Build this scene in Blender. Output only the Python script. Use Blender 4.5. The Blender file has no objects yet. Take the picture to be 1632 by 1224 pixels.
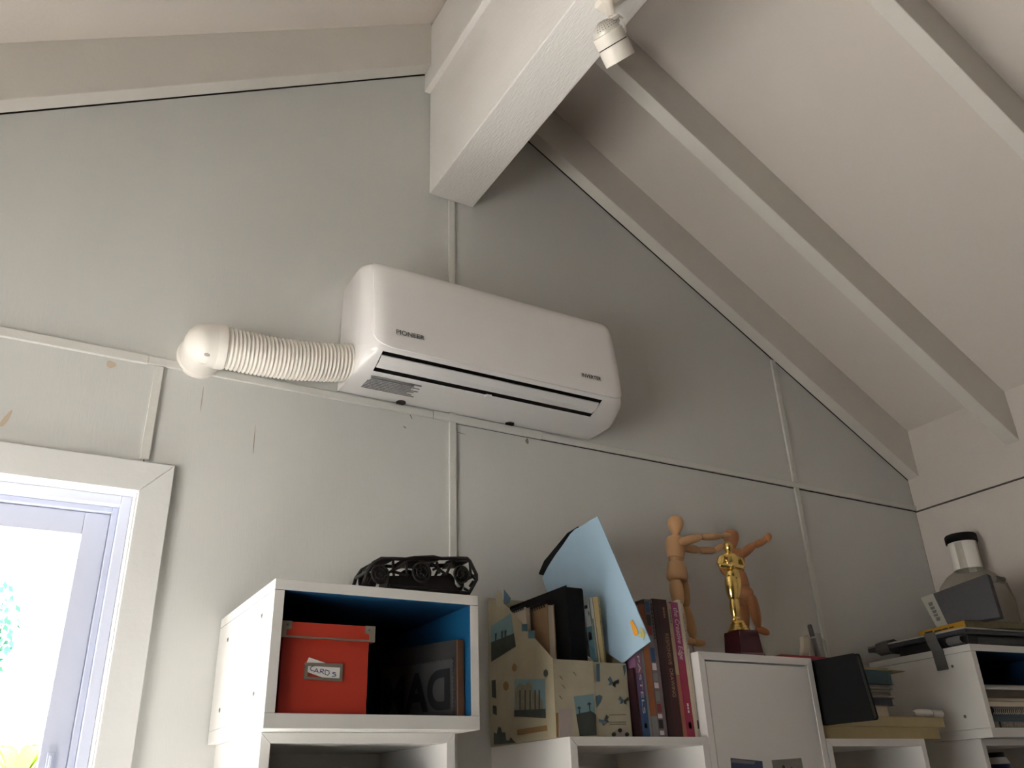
import bpy, math, random
from mathutils import Vector, Matrix
random.seed(7)
S = bpy.context.scene
COL = S.collection

# ------------------------------------------------------------------ camera
F_PX, D_WALL, CAM_Z = 1367.95, 1.794, 1.575
RW = ((0.86546084, 0.19228092, 0.46260737),      # world axes seen from the camera
      (-0.49987277, 0.39270685, 0.77195113),     # (right, down, forward)
      (-0.03323761, -0.8993383, 0.4359884))
CAM_R = Vector((RW[0][0], RW[1][0], RW[2][0]))
CAM_D = Vector((RW[0][1], RW[1][1], RW[2][1]))
CAM_F = Vector((RW[0][2], RW[1][2], RW[2][2]))
CAM_O = Vector((0, -D_WALL, CAM_Z))
cam = bpy.data.cameras.new('camera')
cam.sensor_width = 36.0
cam.lens = F_PX / 1632 * 36.0
cam.clip_start = 0.02
camo = bpy.data.objects.new('camera', cam)
COL.objects.link(camo)
M = Matrix.Identity(4)
for i in range(3):
    M[i][0] = CAM_R[i]; M[i][1] = -CAM_D[i]; M[i][2] = -CAM_F[i]; M[i][3] = CAM_O[i]
camo.matrix_world = M
S.camera = camo

# ------------------------------------------------------------------ world, sun, exposure
S.view_settings.view_transform = 'Standard'
S.view_settings.look = 'None'
S.view_settings.gamma = 1.0
S.view_settings.use_curve_mapping = False
S.view_settings.exposure = 0.78
S.cycles.max_bounces = 14
S.cycles.diffuse_bounces = 10
S.cycles.transparent_max_bounces = 16
S.cycles.caustics_reflective = False
S.cycles.caustics_refractive = False
S.cycles.sample_clamp_indirect = 6.0
wd = bpy.data.worlds.new('sky'); S.world = wd; wd.use_nodes = True
bg = wd.node_tree.nodes['Background']
bg.inputs['Color'].default_value = (0.86, 0.93, 1.0, 1)
bg.inputs['Strength'].default_value = 1.6
sun = bpy.data.lights.new('sun', 'SUN'); sun.energy = 60.0; sun.angle = 0.01
sun.color = (1.0, 0.96, 0.90)
suno = bpy.data.objects.new('sun', sun); COL.objects.link(suno)
suno.rotation_euler = Vector((0.16, -0.46, -1.0)).to_track_quat('-Z', 'Y').to_euler()

# windows of the room: (plane, a0, a1, z0, z1); the gable one is in view
WIN_G = (-0.74, 0.189, 0.95, 2.161)               # x0, x1, z0, z1 on the gable wall (y = 0)
WIN_L = (-1.70, -0.60, 1.00, 2.10)                # y0, y1, z0, z1 on the left wall
X_L, X_R, Y_B = -0.921, 2.705, -4.6
def portal(name, loc, rot, sx, sy):
    l = bpy.data.lights.new(name, 'AREA'); l.shape = 'RECTANGLE'; l.size = sx; l.size_y = sy
    l.cycles.is_portal = True
    o = bpy.data.objects.new(name, l); COL.objects.link(o); o.location = loc; o.rotation_euler = rot
portal('portal_gable', ((WIN_G[0]+WIN_G[1])/2, 0.16, (WIN_G[2]+WIN_G[3])/2), (math.radians(-90), 0, 0), WIN_G[1]-WIN_G[0], WIN_G[3]-WIN_G[2])
portal('portal_left', (X_L-0.14, (WIN_L[0]+WIN_L[1])/2, (WIN_L[2]+WIN_L[3])/2), (0, math.radians(-90), 0), WIN_L[3]-WIN_L[2], WIN_L[1]-WIN_L[0])

# ------------------------------------------------------------------ pixel -> place helpers
def ray(u, v):
    return CAM_R*((u-816)/F_PX) + CAM_D*((v-612)/F_PX) + CAM_F
def W(u, v, y=0.0):
    d = ray(u, v); return CAM_O + d*((y+D_WALL)/d.y)
def PX(u, v, x):
    d = ray(u, v); return CAM_O + d*(x/d.x)
def PZ(u, v, z):
    d = ray(u, v); return CAM_O + d*((z-CAM_Z)/d.z)

# ------------------------------------------------------------------ materials
MATS = {}
def mat(name, col, rough=0.6, metal=0.0, var=0.0, vscale=8.0, stretch=(1, 1, 1), bump=0.0, bscale=60.0, spec=0.5, coat=0.0):
    if name in MATS: return MATS[name]
    m = bpy.data.materials.new(name); m.use_nodes = True
    nt = m.node_tree; b = nt.nodes['Principled BSDF']
    b.inputs['Base Color'].default_value = (*col, 1)
    b.inputs['Roughness'].default_value = rough
    b.inputs['Metallic'].default_value = metal
    b.inputs['Specular IOR Level'].default_value = spec
    b.inputs['Coat Weight'].default_value = coat
    if var > 0 or bump > 0:
        tc = nt.nodes.new('ShaderNodeTexCoord'); mp = nt.nodes.new('ShaderNodeMapping')
        mp.inputs['Scale'].default_value = stretch
        nt.links.new(tc.outputs['Object'], mp.inputs['Vector'])
    if var > 0:
        n = nt.nodes.new('ShaderNodeTexNoise'); n.inputs['Scale'].default_value = vscale; n.inputs['Detail'].default_value = 6
        nt.links.new(mp.outputs['Vector'], n.inputs['Vector'])
        r = nt.nodes.new('ShaderNodeMix'); r.data_type = 'RGBA'
        r.inputs['A'].default_value = (*[c*(1-var) for c in col], 1)
        r.inputs['B'].default_value = (*[min(1, c*(1+var)) for c in col], 1)
        nt.links.new(n.outputs['Fac'], r.inputs['Factor']); nt.links.new(r.outputs['Result'], b.inputs['Base Color'])
    if bump > 0:
        n2 = nt.nodes.new('ShaderNodeTexNoise'); n2.inputs['Scale'].default_value = bscale; n2.inputs['Detail'].default_value = 4
        nt.links.new(mp.outputs['Vector'], n2.inputs['Vector'])
        bp = nt.nodes.new('ShaderNodeBump'); bp.inputs['Strength'].default_value = bump; bp.inputs['Distance'].default_value = 0.004
        nt.links.new(n2.outputs['Fac'], bp.inputs['Height']); nt.links.new(bp.outputs['Normal'], b.inputs['Normal'])
    MATS[name] = m
    return m
def glass_mat(name, tint=(1, 1, 1), gloss=0.07):
    m = bpy.data.materials.new(name); m.use_nodes = True; nt = m.node_tree
    out = nt.nodes['Material Output']; nt.nodes.remove(nt.nodes['Principled BSDF'])
    t = nt.nodes.new('ShaderNodeBsdfTransparent'); t.inputs['Color'].default_value = (*tint, 1)
    g = nt.nodes.new('ShaderNodeBsdfGlossy'); g.inputs['Roughness'].default_value = 0.05
    mx = nt.nodes.new('ShaderNodeMixShader'); mx.inputs['Fac'].default_value = gloss
    nt.links.new(t.outputs[0], mx.inputs[1]); nt.links.new(g.outputs[0], mx.inputs[2]); nt.links.new(mx.outputs[0], out.inputs['Surface'])
    return m
PAINT = mat('painted_plywood', (0.56, 0.565, 0.55), 0.62, var=0.03, vscale=3.0, stretch=(3, 3, 0.35), bump=0.10, bscale=95, spec=0.3)
PAINT_S = mat('painted_batten', (0.60, 0.60, 0.575), 0.5, var=0.04, vscale=20, bump=0.2, bscale=90, spec=0.35)
CEIL = mat('painted_ceiling', (0.60, 0.555, 0.515), 0.65, var=0.02, vscale=2.5, bump=0.18, bscale=60, stretch=(1, 2.5, 1), spec=0.25)
BEAMW = mat('painted_beam', (0.80, 0.785, 0.765), 0.5, var=0.03, vscale=4, stretch=(4, 0.6, 4), bump=0.35, bscale=80, spec=0.35)
RAFT = mat('painted_rafter', (0.64, 0.615, 0.575), 0.55, var=0.03, vscale=5, bump=0.2, bscale=60, spec=0.3)
CASING = mat('casing_paint', (0.68, 0.685, 0.68), 0.5, var=0.02, vscale=10, bump=0.15, bscale=60, spec=0.35)
VINYL = mat('shaded_vinyl', (0.50, 0.53, 0.64), 0.35)  # blue-grey tint paints backlit shade and flare into the white vinyl
FLOORM = mat('floor_wood', (0.17, 0.115, 0.075), 0.5, var=0.25, vscale=3, stretch=(8, 1, 1))
WHITE_L = mat('white_laminate', (0.71, 0.70, 0.675), 0.38, var=0.012, vscale=5)
WHITE_R = mat('white_foil', (0.76, 0.745, 0.725), 0.42, var=0.02, vscale=9)
BAREWALL = mat('bare_boards', (0.22, 0.17, 0.125), 0.8, var=0.1, vscale=4, stretch=(4, 4, 0.5))
BLUE_IN = mat('blue_paint', (0.004, 0.065, 0.16), 0.5, var=0.06, vscale=12)
PLASTIC = mat('ac_white_plastic', (0.82, 0.81, 0.81), 0.22, coat=0.3)
PLASTIC_M = mat('ac_matt_plastic', (0.78, 0.775, 0.775), 0.42)
TUBE_M = mat('conduit_plastic', (0.80, 0.77, 0.72), 0.4)
DARK = mat('dark_cavity', (0.008, 0.008, 0.008), 0.8)
INK = mat('grey_print', (0.12, 0.12, 0.12), 0.6)
INK_D = mat('dark_print', (0.02, 0.02, 0.022), 0.6)
BLACK = mat('black_cover', (0.0055, 0.0055, 0.006), 0.6, var=0.2, vscale=20, spec=0.15)
BLACKMETAL = mat('black_iron', (0.012, 0.010, 0.009), 0.5, metal=0.3, var=0.5, vscale=50)
ORANGE = mat('orange_card', (0.40, 0.028, 0.012), 0.55, var=0.04, vscale=14)
STEEL = mat('dull_steel', (0.33, 0.30, 0.25), 0.42, metal=0.75)
SCREWM = mat('screw_steel', (0.22, 0.22, 0.21), 0.4, metal=0.8)
PAPER = mat('white_paper', (0.80, 0.79, 0.77), 0.8)
PAGES = mat('cream_pages', (0.60, 0.53, 0.43), 0.85, var=0.14, vscale=90, stretch=(6, 1, 0.05))
KRAFT = mat('kraft_card', (0.27, 0.17, 0.09), 0.8, var=0.06, vscale=30)
WOOD = mat('mannequin_wood', (0.52, 0.30, 0.145), 0.5, var=0.13, vscale=22, stretch=(3, 3, 0.6))
WOOD_D = mat('mannequin_wood_dark', (0.40, 0.165, 0.065), 0.5, var=0.13, vscale=22, stretch=(3, 3, 0.6))
GOLD = mat('gold_metal', (0.80, 0.58, 0.20), 0.2, metal=1.0)
MAROON_B = mat('maroon_base', (0.045, 0.008, 0.012), 0.35)
BLOCKW = mat('block_wood', (0.22, 0.10, 0.045), 0.7, var=0.25, vscale=30, stretch=(1, 1, 0.2))
TAPE = mat('grey_tape', (0.12, 0.118, 0.115), 0.55, var=0.08, vscale=40)

# ------------------------------------------------------------------ mesh builder
class MB:
    def __init__(s): s.v = []; s.f = []; s.m = []
    def add(s, vs, fs, mi=0):
        n = len(s.v); s.v += [Vector(p) for p in vs]; s.f += [tuple(n+i for i in f) for f in fs]; s.m += [mi]*len(fs); return s
    def hexa(s, p, mi=0, fm=None):
        # p: 8 corners, bottom ring (0-3) then top ring (4-7)
        fs = [(3, 2, 1, 0), (4, 5, 6, 7), (0, 1, 5, 4), (1, 2, 6, 5), (2, 3, 7, 6), (3, 0, 4, 7)]
        n0 = len(s.m); s.add(p, fs, mi)
        if fm:
            for k, i in fm.items(): s.m[n0+k] = i
        return s
    def box(s, x0, x1, y0, y1, z0, z1, mi=0, fm=None):
        # faces: 0 bottom, 1 top, 2 y0, 3 x1, 4 y1, 5 x0
        return s.hexa([(x0, y0, z0), (x1, y0, z0), (x1, y1, z0), (x0, y1, z0), (x0, y0, z1), (x1, y0, z1), (x1, y1, z1), (x0, y1, z1)], mi, fm)
    def obox(s, o, a, b, c, mi=0, fm=None):
        o, a, b, c = map(Vector, (o, a, b, c))
        return s.hexa([o, o+a, o+a+b, o+b, o+c, o+a+c, o+a+b+c, o+b+c], mi, fm)
    def prism(s, poly, d, mi=0):
        # poly: list of 3D points, extruded along d
        d = Vector(d); n = len(poly); p = [Vector(q) for q in poly]
        fs = [tuple(range(n-1, -1, -1)), tuple(range(n, 2*n))] + [(i, (i+1) % n, n+(i+1) % n, n+i) for i in range(n)]
        return s.add(p+[q+d for q in p], fs, mi)
    def loft(s, rings, mi=0, caps=True, closed=True):
        n = len(rings[0]); vs = [p for r in rings for p in r]; fs = []
        for k in range(len(rings)-1):
            for i in range(n if closed else n-1):
                j = (i+1) % n; fs.append((k*n+i, k*n+j, (k+1)*n+j, (k+1)*n+i))
        if caps: fs += [tuple(range(n-1, -1, -1)), tuple((len(rings)-1)*n+i for i in range(n))]
        return s.add(vs, fs, mi)
    def lathe(s, o, ax, prof, seg=20, mi=0, sx=1.0, ref=None, caps=True):
        # prof: (distance along axis, radius)
        o = Vector(o); ax = Vector(ax).normalized()
        r = Vector(ref) if ref else (Vector((0, 1, 0)) if abs(ax.y) < 0.9 else Vector((1, 0, 0)))
        a = (r - ax*r.dot(ax)).normalized(); b = ax.cross(a)
        rings = [[o+ax*h+(a*math.cos(t)*sx+b*math.sin(t))*rad for t in [2*math.pi*i/seg for i in range(seg)]] for h, rad in prof]
        return s.loft(rings, mi, caps)
    def cyl(s, p0, p1, r0, r1=None, seg=14, mi=0):
        p0, p1 = Vector(p0), Vector(p1)
        return s.lathe(p0, p1-p0, [(0, r0), ((p1-p0).length, r0 if r1 is None else r1)], seg, mi)
    def limb(s, p0, p1, r0, rm, r1, seg=14, mi=0, sx=1.0):
        p0, p1 = Vector(p0), Vector(p1); L = (p1-p0).length; pr = []
        for k in range(11):
            t = k/10; e = math.sqrt(max(0.0, 1-(abs(2*t-1))**9))
            r = r0+(rm-r0)*math.sin(min(1, t/0.45)*math.pi/2)**0.8 if t < .45 else r1+(rm-r1)*math.cos((t-0.45)/0.55*math.pi/2)**0.9
            pr.append((L*t, max(0.0004, r*max(0.62, e))))
        pr = [(0.0, pr[0][1]*0.5)]+[(max(0.03*L, pr[0][0]), pr[0][1]*1.25)]+pr[1:-1]+[(0.97*L, pr[-1][1]*1.25), (L, pr[-1][1]*0.5)]
        return s.lathe(p0, p1-p0, pr, seg, mi, sx)
    def ball(s, c, r, seg=14, mi=0, sc=(1, 1, 1)):
        c = Vector(c); rings = []
        for k in range(1, 9):
            t = math.pi*k/9
            rings.append([c+Vector((r*sc[0]*math.sin(t)*math.cos(2*math.pi*i/seg), r*sc[1]*math.sin(t)*math.sin(2*math.pi*i/seg), -r*sc[2]*math.cos(t))) for i in range(seg)])
        return s.loft(rings, mi)
    def tube(s, pts, r, seg=8, mi=0):
        pts = [Vector(p) for p in pts]; rings = []; prev = None
        for i, p in enumerate(pts):
            t = (pts[min(i+1, len(pts)-1)]-pts[max(i-1, 0)]).normalized()
            if prev is None: a = t.orthogonal().normalized()
            else: a = (prev-t*prev.dot(t)).normalized()
            prev = a; b = t.cross(a)
            rr = r[i] if isinstance(r, (list, tuple)) else r
            rings.append([p+(a*math.cos(2*math.pi*k/seg)+b*math.sin(2*math.pi*k/seg))*rr for k in range(seg)])
        return s.loft(rings, mi)
    def ribbon(s, pts, w, n, th=0.0003, mi=0):
        # flat pen stroke: polyline of width w lying in a plane of normal n
        n = Vector(n).normalized(); pts = [Vector(p) for p in pts]
        for a, b in zip(pts, pts[1:]):
            d = (b-a).normalized(); q = n.cross(d)*w/2; e = d*w*0.3
            s.prism([a-e-q, b+e-q, b+e+q, a-e+q], n*th, mi)
        return s
    def build(s, name, mats, parent=None, smooth=False, bevel=0.0, remesh=0.0, label=None, origin=None):
        if not isinstance(mats, (list, tuple)): mats = [mats]
        if parent is not None: o = parent_origin(parent)
        elif origin is not None: o = Vector(origin)
        else:
            xs = [p.x for p in s.v]; ys = [p.y for p in s.v]; zs = [p.z for p in s.v]
            o = Vector(((min(xs)+max(xs))/2, (min(ys)+max(ys))/2, min(zs)))
        me = bpy.data.meshes.new(name); me.from_pydata([p-o for p in s.v], [], s.f)
        for m in mats: me.materials.append(m)
        for p, i in zip(me.polygons, s.m): p.material_index = i
        import bmesh
        bm = bmesh.new(); bm.from_mesh(me); bmesh.ops.recalc_face_normals(bm, faces=bm.faces); bm.to_mesh(me); bm.free()
        if smooth:
            me.shade_smooth(); me.set_sharp_from_angle(angle=math.radians(42))
        ob = bpy.data.objects.new(name, me); COL.objects.link(ob)
        if parent is not None: ob.parent = parent; ob['_o'] = list(o)
        else: ob.location = o; ob['_o'] = list(o)
        if bevel > 0:
            b = ob.modifiers.new('bevel', 'BEVEL'); b.width = bevel; b.segments = 2; b.limit_method = 'ANGLE'; b.angle_limit = math.radians(40)
        if remesh > 0:
            r = ob.modifiers.new('remesh', 'REMESH'); r.mode = 'VOXEL'; r.voxel_size = remesh; r.use_smooth_shade = True
            q = ob.modifiers.new('smooth', 'SMOOTH'); q.iterations = 4; q.factor = 0.5
        if label: ob['label'] = label
        return ob
def parent_origin(p): return Vector(p['_o'])
def thing(name, label, cat, loc, group=None):
    o = bpy.data.objects.new(name, None); COL.objects.link(o); o.location = loc; o['_o'] = list(loc)
    o.empty_display_size = 0.05; o['label'] = label; o['category'] = cat
    if group: o['group'] = group
    return o
def tag(o, label, cat, group=None):
    o['label'] = label; o['category'] = cat
    if group: o['group'] = group
    return o
def struct(o, label=None):
    o['kind'] = 'structure'
    if label: o['label'] = label
    return o
def text(name, body, o, xd, yd, size, m, parent, off=0.0006, shear=0.0, bold=0.0, mirror=False, width=None, th=0.0004, label=None, align='LEFT'):
    cu = bpy.data.curves.new('t', 'FONT'); cu.body = body; cu.size = 1.0; cu.shear = shear; cu.align_x = align; cu.offset = bold
    to = bpy.data.objects.new('t', cu); COL.objects.link(to)
    dg = bpy.context.evaluated_depsgraph_get(); me = bpy.data.meshes.new_from_object(to.evaluated_get(dg))
    vs = [p.co.copy() for p in me.vertices]; fs = [tuple(p.vertices) for p in me.polygons]
    bpy.data.objects.remove(to); bpy.data.curves.remove(cu); bpy.data.meshes.remove(me)
    xd = Vector(xd).normalized(); yd = Vector(yd); yd = (yd-xd*yd.dot(xd)).normalized(); n = xd.cross(yd)
    if n.dot(CAM_O-Vector(o)) < 0 and not mirror: pass
    xs = [p.x for p in vs]; w = max(xs)-min(xs) or 1
    kx = (width/w) if width else size
    b = MB(); o = Vector(o)
    if mirror: base = [o+xd*(-(p.x-min(xs))*kx)+yd*(p.y*size) for p in vs]
    else: base = [o+xd*((p.x-min(xs))*kx)+yd*(p.y*size) for p in vs]
    nn = n if n.dot(CAM_O-o) > 0 else -n
    b.add([p+nn*(off+th) for p in base], fs)
    return b.build(name, m, parent, label=label)

# ================================================================== SETTING
S_ = 0.598; XC = 0.892; ZR = 3.81; ZB = 3.637
def zc(x): return ZR - S_*abs(x-XC)
def zrb(x): return ZB - S_*abs(x-XC)
def wall_with_hole(x0, x1, hole, zt, plane, y0, y1):
    b = MB(); hx0, hx1, hz0, hz1 = hole
    for a0, a1, c0, c1 in ((x0, hx0, 0, zt), (hx1, x1, 0, zt), (hx0, hx1, 0, hz0), (hx0, hx1, hz1, zt)):
        if plane == 'y': b.box(a0, a1, y0, y1, c0, c1)
        else: b.box(y0, y1, a0, a1, c0, c1)
    return b
# floor
fl = struct(MB().box(X_L, X_R, Y_B, 0.0, -0.1, 0.0).build('floor', FLOORM))
for i in range(20):
    x0 = X_L+0.002+i*0.181
    MB().box(x0, min(x0+0.179, X_R-0.002), Y_B+0.01, -0.015, 0.0, 0.006).build('plank', FLOORM, fl)
# gable wall: framing behind, plywood panels on the room side
hx0, hx1, hz0, hz1 = WIN_G
wb = MB()
for a0, a1, c0, c1 in ((X_L-0.1, hx0, 0, 2.72), (hx1, X_R+0.1, 0, 2.72), (hx0, hx1, 0, hz0), (hx0, hx1, hz1, 2.72)):
    wb.box(a0, a1, 0.010, 0.10, c0, c1)
wb.prism([(X_L-0.1, 0.010, 2.72), (X_R+0.1, 0.010, 2.72), (XC, 0.010, 3.80)], (0, 0.09, 0))
wall_back = struct(wb.build('wall_back', mat('dark_framing', (0.045, 0.036, 0.028), 0.9)))
BZ0, BZ1 = 2.4405, 2.459
BXL, BXC, BXR = 0.1905, 0.8935, 2.1145
def panel(poly): return MB().prism([(x, 0.0, z) for x, z in poly], (0, 0.0095, 0)).build('panel', PAINT, wall_back)
g = 0.0012
panel([(X_L, 0.0), (hx0, 0.0), (hx0, 2.45), (X_L, 2.45)])
panel([(hx0+g, 0.0), (BXL-g, 0.0), (BXL-g, hz0), (hx0+g, hz0)])
panel([(hx0+g, hz1), (BXL-g, hz1), (BXL-g, 2.45), (hx0+g, 2.45)])
panel([(BXL+g, 0.0), (BXC-g, 0.0), (BXC-g, 2.45), (BXL+g, 2.45)])
panel([(BXC+g, 0.0), (BXR-g, 0.0), (BXR-g, 2.4375), (BXC+g, 2.4385)])
panel([(BXR+g, 0.0), (X_R, 0.0), (X_R, 2.4365), (BXR+g, 2.4375)])
panel([(X_L, 2.4525), (BXC-g, 2.4525), (BXC-g, zrb(BXC)-0.0015), (X_L, zrb(X_L)-0.0015)])
panel([(BXC+g, 2.4525), (BXR-g, 2.4525), (BXR-g, zrb(BXR)-0.0012), (BXC+g, zrb(BXC)-0.0012)])
panel([(BXR+g, 2.4525), (X_R, 2.4525), (X_R, zrb(X_R)-0.0012), (BXR+g, zrb(BXR)-0.0012)])
# battens over the panel joints
tn = [0]
def trim(x0, x1, z0, z1, th=0.008, label=None):
    tn[0] += 1
    return struct(MB().box(x0, x1, -th, 0.0, z0, z1).build('trim_%d' % tn[0], PAINT_S, bevel=0.0015), label)
trim(X_L, 0.166, BZ0-0.002, BZ1, 0.009, 'flat horizontal batten above the window')
trim(0.1668, 0.8385, BZ0, BZ1, 0.0075, 'horizontal batten behind the corrugated conduit')
trim(0.8395, 1.158, BZ0-0.001, BZ1+0.001, 0.009, 'short horizontal batten below the air conditioner')
trim(1.159, X_R, BZ0, BZ1-0.001, 0.0075, 'long horizontal batten running to the corner')
trim(0.1815, 0.2, 2.226, BZ0-0.002, 0.008, 'short vertical batten above the window casing')
trim(0.8835, 0.9025, 0.0, BZ0-0.001, 0.0075, 'vertical batten below the air conditioner')
trim(0.8825, 0.9025, BZ1, 3.134, 0.0075, 'vertical batten from the air conditioner up to the ridge beam')
trim(2.105, 2.124, 0.0, BZ0, 0.0075, 'vertical batten right of the mannequins')
trim(2.105, 2.124, BZ1, zrb(2.124)-0.002, 0.0075, 'vertical batten under the sloping rafter')
# stains and old nail marks on the plywood
def blot(u, v, rx, rz, m, n=14, rot=0.0, label=None):
    c = W(u, v, 0.0); pts = []
    for i in range(n):
        t = 2*math.pi*i/n; k = 1+0.12*math.sin(3*t+u)
        x = rx*k*math.cos(t); z = rz*k*math.sin(t)
        pts.append((c.x+x*math.cos(rot)-z*math.sin(rot), -0.0004, c.z+x*math.sin(rot)+z*math.cos(rot)))
    MB().prism(pts, (0, 0.0004, 0)).build('stain', m, wall_back, label=label)
KNOT = mat('knot_stain', (0.50, 0.41, 0.31), 0.7, var=0.1, vscale=60)
RUST = mat('rust_stain', (0.24, 0.19, 0.14), 0.7)
blot(177, 581, 0.0095, 0.0085, KNOT, label='brown knot showing through the paint')
blot(9, 668, 0.0045, 0.02, KNOT, rot=-0.35)
blot(840, 703, 0.005, 0.008, RUST)
blot(735, 690.5, 0.012, 0.0007, INK, rot=-0.12)
blot(655, 664, 0.0011, 0.007, INK, rot=0.5)
blot(645, 681, 0.005, 0.0015, RUST, rot=-0.5)
blot(405, 702, 0.0008, 0.035, RUST, rot=0.02)
blot(322, 636, 0.0007, 0.03, RUST, rot=0.0)
# right wall with its batten
wr = struct(MB().box(X_R+0.010, X_R+0.1, Y_B, 0.1, 0, 2.78).build('wall_right', MATS['dark_framing']))
WR_M = mat('painted_plywood_right', (0.56, 0.52, 0.485), 0.62, var=0.03, vscale=3.0, stretch=(3, 3, 0.6), bump=0.3, bscale=70, spec=0.3)
for y0, y1 in ((-1.22, -0.001), (-2.44, -1.2225), (-3.66, -2.4425), (Y_B, -3.6625)):
    MB().box(X_R, X_R+0.0095, y0, y1, 0.0, 2.4335).build('panel', WR_M, wr)
    MB().box(X_R, X_R+0.0095, y0, y1, 2.4400, 2.76).build('panel', WR_M, wr)
# left and rear walls (behind and beside the viewer) with their windows
wl = wall_with_hole(Y_B, 0.1, WIN_L, 2.78, 'x', X_L-0.1, X_L)
struct(wl.build('wall_left', BAREWALL))
wre = MB().box(X_L-0.1, X_R+0.1, Y_B-0.1, Y_B, 0, 2.72)
wre.prism([(X_L-0.1, Y_B-0.1, 2.72), (X_R+0.1, Y_B-0.1, 2.72), (XC, Y_B-0.1, 3.80)], (0, 0.1, 0))
struct(wre.build('wall_front', BAREWALL))
PANE = glass_mat('window_pane')
def plain_window(name, ax, a0, a1, z0, z1, c):
    # frame bars in the wall thickness, one pane
    b = MB(); t = 0.045
    def bb(p0, p1, q0, q1, d0, d1):
        if ax == 'x': b.box(c+d0, c+d1, p0, p1, q0, q1)
        else: b.box(p0, p1, c+d0, c+d1, q0, q1)
    for p0, p1, q0, q1 in ((a0, a0+t, z0, z1), (a1-t, a1, z0, z1), (a0+t, a1-t, z0, z0+t), (a0+t, a1-t, z1-t, z1), ((a0+a1)/2-t/2, (a0+a1)/2+t/2, z0+t, z1-t)):
        bb(p0, p1, q0, q1, 0.02, 0.07)
    fr = struct(b.build(name, VINYL))
    for p0, p1 in ((a0+t, (a0+a1)/2-t/2), ((a0+a1)/2+t/2, a1-t)):
        p = MB()
        if ax == 'x': p.box(c+0.042, c+0.046, p0, p1, z0+t, z1-t)
        else: p.box(p0, p1, c+0.042, c+0.046, z0+t, z1-t)
        p.build('pane', PANE, fr)
plain_window('window_2', 'x', *WIN_L, X_L-0.1)
# gable window in view: casing boards, liner, vinyl frame, sash, pane
cy = -0.018
A = W(279.5, 742.2, cy); B = W(221, 782, cy)
co_x, co_z, ci_x, ci_z = A.x, A.z, B.x, B.z
ci_x0 = hx0-(ci_x-hx1); co_x0 = ci_x0-(co_x-ci_x); cb_z = hz0
win = MB().prism([(ci_x+g*.3, cy, ci_z), (co_x, cy, co_z), (co_x, cy, cb_z-0.08), (ci_x, cy, cb_z-0.08)], (0, 0.018, 0)).build('window_1', CASING, bevel=0.0015)
struct(win, 'white window with wide flat casing at the left')
MB().prism([(ci_x0, cy, ci_z), (ci_x, cy, ci_z), (co_x-0.0005, cy, co_z), (co_x0, cy, co_z)], (0, 0.018, 0)).build('casing_board', CASING, win, bevel=0.0015)
MB().prism([(ci_x0, cy, ci_z), (co_x0, cy, co_z), (co_x0, cy, cb_z-0.08), (ci_x0, cy, cb_z-0.08)], (0, 0.018, 0)).build('casing_board', CASING, win, bevel=0.0015)
MB().box(co_x0-0.03, co_x+0.03, -0.05, 0.0, cb_z-0.025, cb_z).build('window_sill', CASING, win, bevel=0.002)
def ring(name, x0, x1, z0, z1, t, y0, y1, m):
    b = MB()
    b.box(x0, x0+t, y0, y1, z0, z1); b.box(x1-t, x1, y0, y1, z0, z1); b.box(x0+t, x1-t, y0, y1, z0, z0+t); b.box(x0+t, x1-t, y0, y1, z1-t, z1)
    return b.build(name, m, win, bevel=0.0015)
ring('window_liner', hx0, hx1, hz0, hz1, 0.004, 0.0, 0.10, CASING)
ring('vinyl_frame', hx0+0.004, hx1-0.004, hz0+0.004, hz1-0.004, 0.020, 0.035, 0.10, VINYL)
ring('vinyl_frame', hx0+0.024, hx1-0.024, hz0+0.024, hz1-0.024, 0.012, 0.055, 0.10, VINYL)
sash = ring('sash', hx0+0.037, hx1-0.037, hz0+0.037, hz1-0.037, 0.046, 0.066, 0.094, VINYL)
MB().box(hx0+0.083, hx1-0.083, 0.078, 0.082, hz0+0.083, hz1-0.083).build('pane', PANE, win)
c = W(80, 1210, 0.064)
MB().box(c.x-0.006, c.x+0.006, 0.060, 0.066, c.z-0.03, c.z+0.012).box(c.x-0.0025, c.x+0.0025, 0.054, 0.060, c.z-0.024, c.z+0.006).build('sash_latch', VINYL, win, bevel=0.001)
# roof: ceiling boards, rafters, ridge beam
cb = MB()
for x1 in (X_R+0.45, X_L-0.45):
    cb.prism([(XC, Y_B-0.3, ZR+0.012), (x1, Y_B-0.3, zc(x1)+0.012), (x1, Y_B-0.3, zc(x1)+0.12), (XC, Y_B-0.3, ZR+0.12)], (0, -Y_B+0.45, 0))
ceil = struct(cb.build('ceiling', CEIL))
RY = [(-0.0475, -0.003), (-0.418, -0.371), (-1.037, -0.992), (-1.652, -1.605), (-2.262, -2.215), (-2.872, -2.825), (-3.482, -3.435), (-4.092, -4.045)]
for k in range(len(RY)):
    ya = RY[k][0]; yb = RY[k+1][1] if k+1 < len(RY) else Y_B
    for x0, x1 in ((XC+0.07, X_R), (XC-0.07, X_L)):
        MB().prism([(x0, ya, zc(x0)), (x1, ya, zc(x1)), (x1, ya, zc(x1)+0.011), (x0, ya, zc(x0)+0.011)], (0, yb-ya, 0)).build('panel', CEIL, ceil)
for y0, y1 in RY:
    for x0, x1 in ((XC+0.0705, X_R), (XC-0.088, X_L)):
        MB().prism([(x0, y0, zrb(x0)), (x1, y0, zrb(x1)), (x1, y0, zc(x1)+0.008), (x0, y0, zc(x0)+0.008)], (0, y1-y0, 0)).build('rafter', RAFT, ceil, bevel=0.002)
rbm = MB().box(0.822, 0.9615, Y_B, -0.002, 3.135, ZR-0.03).build('ridge_beam', BEAMW, bevel=0.003)
struct(tag(rbm, 'white painted ridge beam running out from the gable wall', 'beam'))
zl = 3.514
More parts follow.
